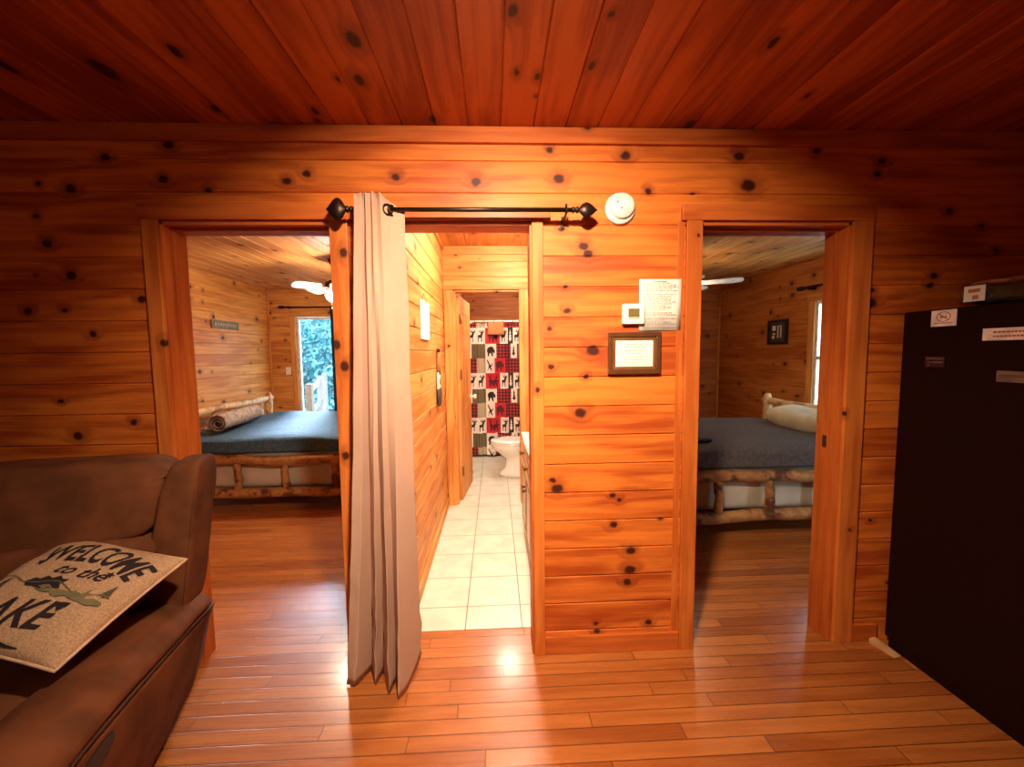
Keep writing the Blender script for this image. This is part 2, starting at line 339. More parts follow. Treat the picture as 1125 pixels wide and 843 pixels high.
# ------------------------------------------------------------------ the setting: boarded walls, ceiling, floors
def zlist(z0, z1, base=Z0, p=P_, ch=.005, dep=.006):
    out = [(z0, 0)]; k = math.floor((z0-base)/p)
    while True:
        k += 1; s = base+k*p
        if s >= z1-.008: break
        if s <= z0+.008: continue
        out += [(s-ch, 0), (s-.0015, dep), (s+.0015, dep), (s+ch, 0)]
    out.append((z1, 0)); return out
def board_wall(bm, along, a0, a1, z0, z1, f0, f1, m0=0, m1=1, groove0=True, groove1=True):
    """wall segment along x or y; faces at f0 (towards -) and f1 (towards +), boards grooved on both faces"""
    zl = zlist(z0, z1)
    def P(a, f, z): return (a, f, z) if along == 'x' else (f, a, z)
    for f, sgn, mi in ((f0, 1, m0), (f1, -1, m1)):
        A = [(bm.verts.new(P(a0, f+sgn*d, z)), bm.verts.new(P(a1, f+sgn*d, z))) for z, d in zl]
        for p, q in zip(A, A[1:]):
            fc = bm.faces.new((p[0], p[1], q[1], q[0]) if (sgn == 1) == (along == 'x') else (p[1], p[0], q[0], q[1])); fc.material_index = mi
    e = .0065
    for a in (a0, a1):
        b = [bm.verts.new(P(a, f0+e, z0)), bm.verts.new(P(a, f1-e, z0)), bm.verts.new(P(a, f1-e, z1)), bm.verts.new(P(a, f0+e, z1))]; bm.faces.new(b)
        for fa, fb in ((f0, f0+e), (f1-e, f1)):
            bm.faces.new([bm.verts.new(P(a, fa, z0)), bm.verts.new(P(a, fb, z0)), bm.verts.new(P(a, fb, z1)), bm.verts.new(P(a, fa, z1))])
    for z in (z0, z1):
        bm.faces.new([bm.verts.new(P(a0, f0, z)), bm.verts.new(P(a1, f0, z)), bm.verts.new(P(a1, f1, z)), bm.verts.new(P(a0, f1, z))])
ZC = 2.432; T = .12; ZO = 2.04
XL, XR = -3.60, 3.20           # main room sides
b = BM()
for a0, a1, z0, z1 in ((XL, -1.44, 0, ZO), (-.70, -.47, 0, ZO), (.18, .935, 0, ZO), (1.66, XR, 0, ZO), (XL, XR, ZO, ZC)):
    board_wall(b, 'x', a0, a1, z0, z1, 0, T)
struct('wall_front', b, [pine_wall, pine_wall_b])
b = BM(); board_wall(b, 'y', -4.6, 0, 0, ZC, XL-.1, XL); struct('wall_left', b, [pine_side, pine_side])
b = BM(); board_wall(b, 'y', -4.6, 0, 0, ZC, XR, XR+.1); struct('wall_right', b, [pine_side, pine_side])
b = BM(); board_wall(b, 'x', XL-.1, XR+.1, 0, ZC, -4.7, -4.6); struct('wall_back', b, [pine_wall, pine_wall])
# corridor / bathroom
b = BM(); board_wall(b, 'y', T, 4.4, 0, ZC, -.57, -.47); struct('wall_corridor_left', b, [pine_side_b, pine_side_b])
b = BM(); board_wall(b, 'y', T, 4.4, 0, ZC, .80, .90); struct('wall_corridor_right', b, [pine_side_b, pine_right])
b = BM()
for a0, a1, z0, z1 in ((-.47, -.38, 0, ZO), (.25, .80, 0, ZO), (-.47, .80, ZO, ZC)): board_wall(b, 'x', a0, a1, z0, z1, 1.95, 2.05)
struct('wall_bathroom_partition', b, [pine_wall_b, pine_wall_b])
# bedrooms outer shell
FY = 4.34
b = BM(); board_wall(b, 'y', T, FY, 0, ZC, -3.46, -3.36); struct('wall_bedroom_left', b, [pine_side_b, pine_side_b])
b = BM()
for a0, a1, z0, z1 in ((-3.46, -2.96, 0, ZC), (-2.20, -.57, 0, ZC), (-2.96, -2.20, 2.03, ZC)): board_wall(b, 'x', a0, a1, z0, z1, FY, FY+.1)
struct('wall_bedroom_far', b, [pine_wall_b, pine_wall_b])
b = BM(); board_wall(b, 'x', -.57, 3.6, 0, ZC, FY, FY+.1); struct('wall_far', b, [pine_far, pine_far])
b = BM(); RX = 3.5
for a0, a1, z0, z1 in ((T, 1.95, 0, ZC), (2.45, FY, 0, ZC), (1.95, 2.45, 0, .75), (1.95, 2.45, 1.98, ZC)): board_wall(b, 'y', a0, a1, z0, z1, RX, RX+.1)
struct('wall_bedroom_right', b, [pine_right, pine_right])
# ceilings: grooved boards running in depth
def ceil_bm(x0, x1, y0, y1):
    bm = BM(); xs = zlist(x0, x1, CX0, CP, .0045, .006)
    A = [(bm.verts.new((x, y0, ZC+d)), bm.verts.new((x, y1, ZC+d))) for x, d in xs]
    for p, q in zip(A, A[1:]): bm.faces.new((p[0], p[1], q[1], q[0]))
    A = [bm.verts.new(c) for c in ((x0, y0, ZC+.1), (x1, y0, ZC+.1), (x1, y1, ZC+.1), (x0, y1, ZC+.1))]; bm.faces.new(A)
    for (xa, ya), (xb, yb) in (((x0, y0), (x1, y0)), ((x1, y0), (x1, y1)), ((x1, y1), (x0, y1)), ((x0, y1), (x0, y0))):
        bm.faces.new([bm.verts.new(c) for c in ((xa, ya, ZC), (xb, yb, ZC), (xb, yb, ZC+.1), (xa, ya, ZC+.1))])
    return bm
struct('ceiling', ceil_bm(XL-.1, XR+.1, -4.7, T*.5), pine_ceil)
struct('ceiling', ceil_bm(-3.46, 3.6, T*.5, 4.44), pine_ceil_b)
b = BM(); box(b, XL-.1, 3.6, -4.7, 4.44, -.1, 0); struct('floor', b, oak)
b = BM(); box(b, -.47, .80, .186, 4.34, 0, .004); struct('floor', b, tile)
# crown, base boards
b = BM(); box(b, XL, XR, -.022, 0, 2.365, ZC, .003); struct('trim_1', b, trim_h)
b = BM(); box(b, .221, .872, -.014, 0, 0, .088, .003); struct('baseboard_front', b, trim_h)
b = BM(); box(b, 1.745, 1.88, -.014, 0, 0, .088, .003); struct('baseboard_right', b, trim_h)
b = BM(); box(b, -.47, -.456, .13, 1.93, .004, .085, .003); struct('baseboard_corridor', b, trim_byh)
b = BM(); box(b, .838, .868, -.0035, 0, .088, ZO, .001); struct('trim_2', b, trim_v)
b = BM(); box(b, -3.36, -3.335, FY-.025, FY, 0, ZC-.05, .003); struct('trim_3', b, trim_bv)
b = BM(); box(b, -3.36, -.57, FY-.018, FY, ZC-.04, ZC, .003); struct('trim_4', b, trim_bh)
b = BM(); box(b, 3.476, 3.50, FY-.025, FY, 0, ZC-.05, .003); struct('trim_5', b, trim_bv)
b = BM(); box(b, -.47, .80, 1.93, 1.95, 2.36, ZC, .002); struct('trim_6', b, trim_bh)
b = BM(); box(b, -.47, -.452, .13, 1.93, 2.40, ZC, .002); struct('trim_7', b, trim_byh)
# door frames
def frame_door(name, x0, x1, cas_l, cas_r, hdr, y0=-.018, y1=T, th=.016, mv=trim_v, mj=trim_yv, mh=trim_h, stop=True, back=True):
    d = empty(name, ((x0+x1)/2, 0, 0)); d['kind'] = 'structure'; ox = (x0+x1)/2
    def ch(nm, bm, m):
        o = mesh_obj(nm, bm, m, d); o.location = (-ox, 0, 0); return o
    for c in (cas_l, cas_r):
        bb = BM(); box(bb, c[0], c[1], y0, y0+.018, 0, ZO, .0025); ch('casing', bb, mv)
    bb = BM(); box(bb, hdr[0], hdr[1], y0-.003, y0+.018, ZO, hdr[2], .0025); ch('header_casing', bb, mh)
    for xa, xb, s in ((x0-.018, x0, 1), (x1, x1+.018, -1)):
        bb = BM(); box(bb, xa, xb, y0+.018, y1, 0, ZO, .0015); ch('jamb', bb, mj)
        if stop:
            bb = BM(); xx = sorted((x0, x0+.012) if s == 1 else (x1, x1-.012)); box(bb, xx[0], xx[1], y0+.065, y1, 0, ZO-.02, .0015); ch('door_stop', bb, mj)
    bb = BM(); box(bb, x0-.018, x1+.018, y0+.018, y1, ZO-.018, ZO+.001, .0015)
    if stop: box(bb, x0+.012, x1-.012, y0+.065, y1, ZO-.032, ZO-.018, .0015)
    ch('head_jamb', bb, mh)
    if back:
        for c in (cas_l, cas_r):
            bb = BM(); box(bb, c[0], c[1], y1, y1+.016, 0.005, ZO, .0025); ch('casing', bb, trim_bv)
        bb = BM(); box(bb, hdr[0]+.02, hdr[1]-.02, y1, y1+.018, ZO, min(hdr[2], 2.15), .0025); ch('header_casing', bb, trim_bh)
    return d
d1 = frame_door('door_1', -1.422, -.715, (-1.496, -1.432), (-.711, -.634), (-1.51, -.69, 2.108))
d3 = frame_door('door_3', .953, 1.640, (.873, .945), (1.652, 1.746), (.850, 1.748, 2.110))
dm = frame_door('door_2', -.452, .162, (-.53, -.462), (.171, .221), (-.54, .254, 2.078), stop=False)
bb = BM(); box(bb, 1.624, 1.629, .052, .075, .97, 1.03, .001); sp = mesh_obj('strike_plate', bb, hinge_m, d3); sp.location = (-d3.location.x, 0, 0)
d4 = frame_door('door_4', -.362, .232, (-.462, -.385), (.232, .332), (-.468, .34, 2.15), y0=1.932, y1=2.05, mv=trim_bv, mj=trim_byv, mh=trim_bh, stop=False, back=False)

# open panelled bathroom door leaf, hinged on the left jamb
leaf = empty('door_5', (-.352, 2.06, 0), math.radians(84)); leaf['kind'] = 'structure'
b = BM(); W = .60; box(b, 0, W, -.0175, .0175, .01, 2.0, .002)
for x0 in (.09, .335):
    for z0, z1 in ((.14, .72), (.88, 1.50), (1.62, 1.86)):
        for s in (-1, 1):
            bb = BM(); yy = sorted((s*.0175, s*.0225)); box(bb, x0+.03, x0+.155-.01, yy[0], yy[1], z0+.03, z1-.03, .004); merge(b, bb)
            for (xa, xb, za, zb) in ((x0, x0+.175, z0, z0+.014), (x0, x0+.175, z1-.014, z1), (x0, x0+.014, z0, z1), (x0+.161, x0+.175, z0, z1)):
                box(b, xa, xb, *sorted((s*.017, s*.021)), za, zb, .002)
mesh_obj('leaf', b, trim_byv, leaf)
b = BM()
for s in (-1, 1):
    lathe(b, [(0, 0), (.026, 0), (.026, .006), (.010, .012), (.010, .032), (.022, .040), (.027, .052), (.022, .064), (0, .068)], 18, mat=Matrix.Translation((.54, s*.0175, .98)) @ Matrix.Rotation(-s*PI/2, 4, 'X'))
mesh_obj('door_knob', b, white_pl, leaf)
for z in (.30, 1.25, 1.78):
    b = BM(); box(b, -.012, .012, -.030, -.016, z-.045, z+.045, .002); tube(b, [(-.006, -.03, z-.048), (-.006, -.03, z+.048)], .007, 8); mesh_obj('hinge', b, hinge_m, leaf)

# ------------------------------------------------------------------ glass door to the porch (left bedroom)
gd = empty('door_6', (-2.58, FY, 0)); gd['kind'] = 'structure'
b = BM(); 
box(b, -.46, -.385, -.018, 0, 0, 2.03, .002); mesh_obj('casing', b, trim_bv, gd)
b = BM(); box(b, .385, .46, -.018, 0, 0, 2.03, .002); mesh_obj('casing', b, trim_bv, gd)
b = BM(); box(b, -.47, .47, -.02, 0, 2.03, 2.11, .002); mesh_obj('header_casing', b, trim_bh, gd)
b = BM()
for a in ((-.378, -.345, 0, 2.02), (.345, .378, 0, 2.02), (-.345, .345, 1.985, 2.02), (-.345, .345, 0, .10)): box(b, a[0], a[1], .02, .07, a[2], a[3], .003)
mesh_obj('door_frame', b, vinyl, gd)
b = BM(); box(b, -.345, .345, .043, .047, .10, 1.985); mesh_obj('pane', b, glass, gd)
# right bedroom window
wn = empty('window_1', (RX, 2.20, 0)); wn['kind'] = 'structure'
b = BM(); box(b, -.02, 0, -.33, -.24, .68, 2.05, .002); mesh_obj('casing', b, trim_byv, wn)
b = BM(); box(b, -.02, 0, .24, .33, .68, 2.05, .002); mesh_obj('casing', b, trim_byv, wn)
b = BM(); box(b, -.022, 0, -.35, .35, 1.98, 2.06, .002); mesh_obj('header_casing', b, trim_byh, wn)
b = BM(); box(b, -.04, .01, -.35, .35, .70, .75, .002); mesh_obj('sill', b, trim_byh, wn)
b = BM()
for a in ((-.25, -.21, .75, 1.98), (.21, .25, .75, 1.98), (-.21, .21, 1.94, 1.98), (-.21, .21, .75, .79), (-.21, .21, 1.34, 1.38)): box(b, .0, .05, a[0], a[1], a[2], a[3], .002)
mesh_obj('sash', b, vinyl, wn)
b = BM(); box(b, .03, .034, -.21, .21, .79, 1.94); mesh_obj('pane', b, glass, wn)
b = BM(); tube(b, [(RX-.07, 1.30, 2.13), (RX-.07, 2.56, 2.13)], .011, 10)
cr1 = empty('curtain_rod', (RX-.07, 2.5, 2.13)); o = mesh_obj('rod', b, bronze, cr1); o.location = -Vector(cr1.location)
b = BM(); superbox(b, (RX-.07, 2.60, 2.13), (.05, .10, .05), 2.2, 4); o = mesh_obj('finial', b, bronze, cr1); o.location = -Vector(cr1.location)
b = BM(); box(b, RX-.08, RX, 2.46, 2.48, 2.10, 2.14, .003); o = mesh_obj('bracket', b, bronze, cr1); o.location = -Vector(cr1.location)
tag(cr1, 'dark curtain rod above the window edge in the right bedroom', 'curtain rod')

# ------------------------------------------------------------------ outside the glass door
struct_b = BM(); box(struct_b, -8, 4, 4.44, 7.2, -.12, -.04)
o = mesh_obj('porch_deck', struct_b, deck_wood); o['kind'] = 'structure'
b = BM(); box(b, -60, 60, 7.2, 90, -1.2, -1.0); o = mesh_obj('ground', b, plain('mossy_ground', (.06, .10, .10), .9, nscale=2)); o['kind'] = 'structure'
rl = empty('porch_railing', (-3.7, 6.2, 0))
P0, P1 = Vector((-2.96, 4.70, 0)), Vector((-4.35, 8.6, 0)); dv = (P1-P0)
def rpt(t, z): p = P0+dv*t; return Vector((p.x, p.y, z))-Vector(rl.location)
def beam(bm, a, c, w, h):
    a, c = Vector(a), Vector(c); t = (c-a).normalized(); s = t.cross(Vector((0, 0, 1)))
    s = s.normalized() if s.length > .01 else Vector((1, 0, 0)); n = s.cross(t)
    loft(bm, [[p+s*w/2+n*h/2, p-s*w/2+n*h/2, p-s*w/2-n*h/2, p+s*w/2-n*h/2] for p in (a, c)], smooth=False)
for z, h in ((.90, .10), (.50, .09), (.12, .09)):
    b = BM(); beam(b, rpt(0, z), rpt(1, z), .04, h); mesh_obj('rail', b, deck_wood, rl)
for t in (-.02, .55, 1.0):
    b = BM(); p = rpt(t, 0); beam(b, p+Vector((0, 0, -.1)), p+Vector((0, 0, 1.0)), .09, .09); mesh_obj('post', b, deck_wood, rl)
tag(rl, 'weathered grey wooden porch railing outside the glass door', 'railing')
def tree(name, x, y, h, r, n, label, seed, pale):
    rnd = random.Random(seed); t = empty(name, (x, y, -1))
    b = BM(); tube(b, [(0, 0, 0), (rnd.uniform(-.2, .2), 0, h*.5), (rnd.uniform(-.3, .3), .1, h*.95)], [.16, .11, .04], 8); mesh_obj('trunk', b, trunk_m, t)
    b = BM()
    for i in range(n):
        a = rnd.uniform(0, 2*PI); rr = r*math.sqrt(rnd.random()); z = rnd.uniform(.0, 1.1)*h
        c = Vector((rr*math.cos(a), rr*math.sin(a), z)); s = rnd.uniform(.06, .13)
        e1 = Vector([rnd.gauss(0, 1) for _ in range(3)]).normalized(); e2 = e1.orthogonal().normalized()
        vs = [b.verts.new(c+e1*s), b.verts.new(c+e2*s*.45), b.verts.new(c-e1*s), b.verts.new(c-e2*s*.45)]
        f = b.faces.new(vs); f.material_index = rnd.random() < pale
    mesh_obj('foliage', b, [leaf_m, leaf_l], t); tag(t, label, 'tree', 'trees outside the porch door')
for i, (x, y, h, r, pale) in enumerate(((-6.9, 12.0, 3.5, 1.5, .5), (-4.3, 11.0, 3.4, 1.35, .35), (-7.2, 16.6, 4.6, 2.4, .6))):
    tree('tree', x, y, h, r, 6500, ['leafy pale tree through the left half of the glass door', 'leafy tree nearest the porch at the right of the glass door', 'tall leafy tree furthest away beyond the porch door'][i], i+3, pale)

# ------------------------------------------------------------------ log beds
def knotted(p0, p1, r, n=14, seed=0, bend=.012, taper=.1):
    rnd = random.Random(seed); p0, p1 = Vector(p0), Vector(p1); pts, rad = [], []
    for i in range(n+1):
        t = i/n; p = p0.lerp(p1, t)
        p += Vector((mnoise.noise(Vector((t*4, seed*3.3, 0)))*bend, mnoise.noise(Vector((t*4, seed*3.3, 9)))*bend, mnoise.noise(Vector((t*5, seed*3.3, 5)))*bend*1.3))
        rr = r*(1-taper*t)*(1+.16*mnoise.noise(Vector((t*9, seed*5.1, 2))))
        if i in (0, n): rr *= .72
        pts.append(p); rad.append(rr)
    pts = [pts[0]-(pts[1]-pts[0]).normalized()*.012]+pts+[pts[-1]+(pts[-1]-pts[-2]).normalized()*.012]
    rad = [rad[0]*.5]+rad+[rad[-1]*.5]
    return pts, rad
def log(parent, name, p0, p1, r, m, seed, bend=.012):
    b = BM(); pts, rad = knotted(p0, p1, r, seed=seed, bend=bend); tube(b, pts, rad, 12, wob=.16, seed=seed)
    return mesh_obj(name, b, m, parent)
def make_bed(loc, side, width, length, spind, label, seed):
    """side=-1 headboard towards -x, +1 towards +x; local origin at the front head corner"""
    bd = empty('log_bed', loc); s = -side     # s: direction from head to foot
    for y in (.06, width-.06): log(bd, 'headboard_post', (0, y, 0), (0, y, .94), .052, log_pale, seed+int(y*10), .01)
    log(bd, 'headboard_rail', (0, -.03, .865), (0, width+.03, .865), .046, log_pale, seed+5)
    log(bd, 'headboard_rail', (0, .05, .42), (0, width-.05, .42), .045, log_pale, seed+6)
    for k in range(6):
        y = .25+(width-.5)*k/5; log(bd, 'headboard_spindle', (0, y, .44), (0, y, .84), .030, log_pale, seed+10+k, .006)
    for y in (.06, width-.06): log(bd, 'footboard_post', (s*length, y, 0), (s*length, y, .66), .052, log_m, seed+20+int(y*10), .01)
    log(bd, 'footboard_rail', (s*length, .02, .58), (s*length, width-.02, .58), .045, log_m, seed+22)
    for y, k in ((.05, 0), (width-.05, 1)):
        log(bd, 'side_rail', (s*.03, y, .485), (s*(length-.03), y, .485), .048, log_m, seed+30+k, .02)
        log(bd, 'side_rail', (s*.03, y, .175), (s*(length-.03), y, .175), .050, log_m, seed+34+k, .03)
        for q, x in enumerate(spind): log(bd, 'side_spindle', (s*x, y, .19), (s*x, y, .47), .033, log_m, seed+40+q+10*k, .012)
    b = BM(); superbox(b, (s*length/2, width/2, .33), (length-.16, width-.22, .30), 9, 8); mesh_obj('box_spring', b, boxspring, bd)
    b = BM(); superbox(b, (s*length/2, width/2, .565), (length-.14, width-.20, .21), 6, 8); mesh_obj('mattress', b, boxspring, bd)
    tag(bd, label, 'bed'); return bd
def spread(loc, side, width, length, m, label, seed):
    s = -side; b = BM(); top = .69
    def fn(w, q):
        n_ = mnoise.noise(w*2.2+Vector((seed, 0, 0)))*.016+mnoise.noise(w*7+Vector((seed, 0, 0)))*.006
        return Vector((w.x, w.y+(n_ if abs(q.y) > .8 and q.z < .9 else 0), w.z+(n_ if q.z > .6 else 0)))
    bb = BM(); superbox(bb, (s*length/2, width/2, .61), (length-.07, width-.115, .175), 7, 34, fn=fn)
    geom = [f for f in bb.faces if f.calc_center_median().z < .53 and abs(f.normal.z) > .8]
    bmesh.ops.delete(bb, geom=geom, context='FACES'); merge(b, bb)
    o = mesh_obj('bedspread', b, m, None, True, loc); tag(o, label, 'bedspread'); return o
LB = (-3.14, 1.90, 0); make_bed(LB, -1, 2.0, 2.10, (.30, .73, 1.16, 1.62), 'peeled log bed under a dark bedspread in the left bedroom', 3)
spread(LB, -1, 2.0, 2.10, navy, 'dark bedspread with blue daylight in its colour on the log bed in the left bedroom', 1)
RB = (3.16, 1.06, 0); make_bed(RB, 1, 1.68, 2.10, (.66, 1.06, 1.46, .26), 'peeled log bed under a grey bedspread in the dim right bedroom', 60)
spread(RB, 1, 1.68, 2.10, grey_q, 'grey bedspread on the log bed in the right bedroom', 4)
# rolled blanket
b = BM(); pts = []
for i in range(70):
    t = i/69; a = t*2*PI*2.6; r = .022+.075*t; pts.append((r*math.cos(a), r*math.sin(a)))
rings = []; LN = .80
for yi in range(15):
    y = yi/14*LN; outer = [(p[0]*(1+.05*mnoise.noise(Vector((p[0]*9, y*5, 1)))), y+.012*mnoise.noise(Vector((p[0]*20, p[1]*20, y))), p[1]*(1+.08*mnoise.noise(Vector((p[1]*9, y*6, 4))))) for p in pts]
    inner = [(p[0]*.86, q[1], p[1]*.86) for p, q in zip(pts, outer)][::-1]
    rings.append(outer+inner)
loft(b, rings, caps=True)
rb = empty('rolled_blanket', (-2.70, 2.14, .800), math.radians(7)); mesh_obj('fleece', b, fleece, rb)
b = BM(); lathe(b, [(0, 0), (.075, 0), (.075, LN-.04), (0, LN-.04)], 20, mat=Matrix.Translation((0, .02, 0)) @ Matrix.Rotation(-PI/2, 4, 'X')); mesh_obj('lining', b, fleece_d, rb)
tag(rb, 'grey brown blanket rolled up by the headboard of the left bed', 'blanket')
b = BM(); superbox(b, (-2.95, 2.85, .76), (.20, .9, .13), 3, 8); o = mesh_obj('bed_pillow', b, plain('pale_blue_pillowcase', (.55, .62, .66), .85, bump=.2), None, True)
tag(o, 'pale blue pillow behind the rolled blanket on the left bed', 'pillow')
b = BM(); superbox(b, (0, 0, 0), (.34, .86, .19), 2.8, 12, fn=lambda w, q: w+Vector((0, 0, .02*mnoise.noise(w*6))))
o = mesh_obj('bed_pillow', b, pillow_m, None, True, (2.97, 1.90, .785)); o.rotation_euler = (0, math.radians(-14), 0)
tag(o, 'pale tan pillow against the headboard of the right bed', 'pillow')
b = BM(); superbox(b, (0, 0, 0), (.30, .10, .035), 3, 8, fn=lambda w, q: w+Vector((0, .02*mnoise.noise(w*9), .01*mnoise.noise(w*14))))
o = mesh_obj('folded_cloth', b, black_cloth, None, True, (1.63, 1.38, .718)); tag(o, 'small black folded cloth on the grey bedspread of the right bed', 'cloth')

# ------------------------------------------------------------------ ceiling fans
def make_fan(loc, rot, gm, label, zb, body=bronze, pitch=17, L=1.0):
    f = empty('ceiling_fan', (loc[0], loc[1], ZC), rot); dz = zb-ZC
    b = BM(); lathe(b, [(0, 0), (.065, 0), (.065, -.02), (.045, -.055), (.015, -.065)], 20); mesh_obj('canopy', b, body, f)
    b = BM(); tube(b, [(0, 0, -.05), (0, 0, dz+.06)], .013, 10); mesh_obj('downrod', b, body, f)
    b = BM(); lathe(b, [(0, dz+.075), (.05, dz+.07), (.10, dz+.045), (.105, dz+.0), (.07, dz-.03), (.05, dz-.045), (0, dz-.045)], 24); mesh_obj('motor_housing', b, body, f)
    for k in range(5):
        a = 2*PI*k/5; R_ = Matrix.Rotation(a, 4, 'Z'); bb = BM()
        ring = [(.15, -.035), (.20, -.052), (.44, -.065), (.50, -.055), (.52, -.02), (.52, .02), (.50, .055), (.44, .065), (.20, .052), (.15, .035)]
        tilt = math.tan(math.radians(pitch)); ring = [(.15+(x-.15)*L, y*1.12) for x, y in ring]
        loft(bb, [[(x, y, dz-.012+h+y*tilt) for x, y in ring] for h in (0, .007)], smooth=False)
        bm = BM(); merge(bm, bb, 0, R_); mesh_obj('fan_blade', bm, blade_m, f)
        bb = BM(); box(bb, .08, .19, -.018, .018, dz-.016, dz-.006, .002); bm = BM(); merge(bm, bb, 0, R_); mesh_obj('blade_bracket', bm, body, f)
    b = BM(); lathe(b, [(.05, dz-.045), (.085, dz-.06), (.10, dz-.085), (.092, dz-.12), (.055, dz-.15), (0, dz-.16)], 24); mesh_obj('lamp_globe', b, gm, f)
    b = BM(); tube(b, [(.07, 0, dz-.04), (.072, 0, dz-.20)], .0018, 6); superbox(b, (.072, 0, dz-.21), (.012, .012, .025), 2, 2); mesh_obj('pull_chain', b, hinge_m, f)
    tag(f, label, 'ceiling fan'); return f
make_fan((-1.63, 2.45), math.radians(150), globe_l, 'ceiling fan with lit globe and white blades in the left bedroom', 2.15, L=.72)
make_fan((2.05, 2.5), math.radians(-30), globe_r, 'ceiling fan with white blades in the right bedroom doorway', 2.18, white_pl, pitch=-11, L=1.12)

# ------------------------------------------------------------------ bedroom bits
sg = empty('wall_sign', (-3.355, 3.36, 1.84)); b = BM(); box(b, -.002, .016, -.25, .25, -.05, .05, .003); mesh_obj('board', b, sign_m, sg)
b = BM()
for k in range(9): box(b, .0165, .018, -.20+k*.046, -.20+k*.046+.028, -.016, .016)
mesh_obj('lettering', b, ink, sg); tag(sg, 'small narrow grey green sign board on left bedroom wall', 'sign')
sw = empty('light_switch', (-3.10, FY, 1.22)); b = BM(); box(b, -.036, .036, -.008, 0, -.058, .058, .002); mesh_obj('switch_plate', b, white_pl, sw)
b = BM(); box(b, -.006, .006, -.016, -.008, -.012, .012, .001); mesh_obj('toggle', b, white_pl, sw); tag(sw, 'white light switch plate beside the glass door casing', 'light switch')
cr2 = empty('curtain_rod', (-2.6, FY-.07, 2.16)); b = BM(); tube(b, [(-.48, 0, 0), (.9, 0, 0)], .012, 10); mesh_obj('rod', b, bronze, cr2)
b = BM(); superbox(b, (-.52, 0, 0), (.10, .05, .05), 2.2, 4); mesh_obj('finial', b, bronze, cr2)
b = BM(); box(b, -.44, -.42, 0, .07, -.02, .02, .002); mesh_obj('bracket', b, bronze, cr2)
tag(cr2, 'dark curtain rod above the glass door in the left bedroom', 'curtain rod')
b = BM(); rows = []
for zi in range(2):
    rows.append([(-2.42+.36*i/24, FY-.07+.022*math.sin(i*1.3)+.0, 2.15 if zi else .04) for i in range(25)])
loft(b, rows, close=False); o = mesh_obj('hanging_curtain', b, blue_cloth, None, True); so = o.modifiers.new('s', 'SOLIDIFY'); so.thickness = .003
tag(o, 'dark blue black curtain hanging at the right of the glass door', 'curtain')
pr = empty('wall_picture', (RX-.002, 3.02, 1.67)); b = BM()
for a in ((-.15, .15, .12, .15), (-.15, .15, -.15, -.12), (-.15, -.115, -.12, .12), (.115, .15, -.12, .12)): box(b, -.022, 0, a[0]*1.15, a[1]*1.15, a[2], a[3], .003)
mesh_obj('picture_frame', b, black_cloth, pr); b = BM(); box(b, -.010, -.004, -.14, .14, -.125, .125); mesh_obj('mat_board', b, plain('dark_print_ground', (.05, .03, .02), .6), pr)
b = BM()
for (a0, a1, z0, z1) in ((-.07, -.05, -.07, .08), (-.02, 0, -.07, .08), (-.07, 0, .065, .08), (.03, .09, .02, .08), (.035, .08, -.03, -.01), (.05, .09, -.08, -.04)): box(b, -.013, -.010, a0, a1, z0, z1)
mesh_obj('print_figures', b, paper, pr); tag(pr, 'small dark framed picture on the right bedroom wall', 'picture')

# ------------------------------------------------------------------ corridor
nt_ = empty('wall_notice', (-.468, .885, 1.675)); b = BM(); box(b, 0, .012, -.15, .15, -.125, .125, .002); mesh_obj('canvas', b, plain('white_canvas', (.78, .80, .78), .7), nt_)
b = BM()
for z, a, c in ((.05, -.10, .10), (.0, -.09, .07), (-.05, -.1, .02), (.025, -.06, .08)): box(b, .012, .0128, a, c, z-.012, z+.006)
mesh_obj('print', b, plain('pale_blue_print', (.45, .55, .60), .8), nt_)
b = BM(); tube(b, [(.006, -.1, .125), (.004, 0, .18), (.006, .1, .125)], .0015, 6); mesh_obj('hanging_wire', b, bronze, nt_)
tag(nt_, 'white printed board hanging on the corridor pine wall', 'sign')
om = empty('hanging_ornament', (-.466, 1.41, 1.28)); b = BM(); tube(b, [(.01, 0, .22), (.012, 0, .14), (.012, 0, .02)], [.012, .018, .016], 8); mesh_obj('handle', b, towel_m, om)
b = BM(); superbox(b, (.012, 0, -.05), (.02, .12, .16), 4, 4); mesh_obj('body', b, paper, om)
b = BM(); superbox(b, (.016, 0, -.17), (.03, .15, .16), 2.6, 5); mesh_obj('bowl', b, plain('dark_grey_enamel', (.05, .05, .05), .4), om)
b = BM(); superbox(b, (.016, 0, .02), (.026, .06, .035), 2.6, 3); mesh_obj('collar', b, bronze, om)
b = BM(); superbox(b, (.016, 0, .20), (.026, .05, .035), 2.6, 3); mesh_obj('collar', b, bronze, om)
b = BM(); superbox(b, (.024, .0, -.05), (.006, .03, .06), 2, 3); mesh_obj('emblem', b, bronze, om)
tag(om, 'long narrow wall ornament with dark round bottom beside bathroom door', 'ornament')
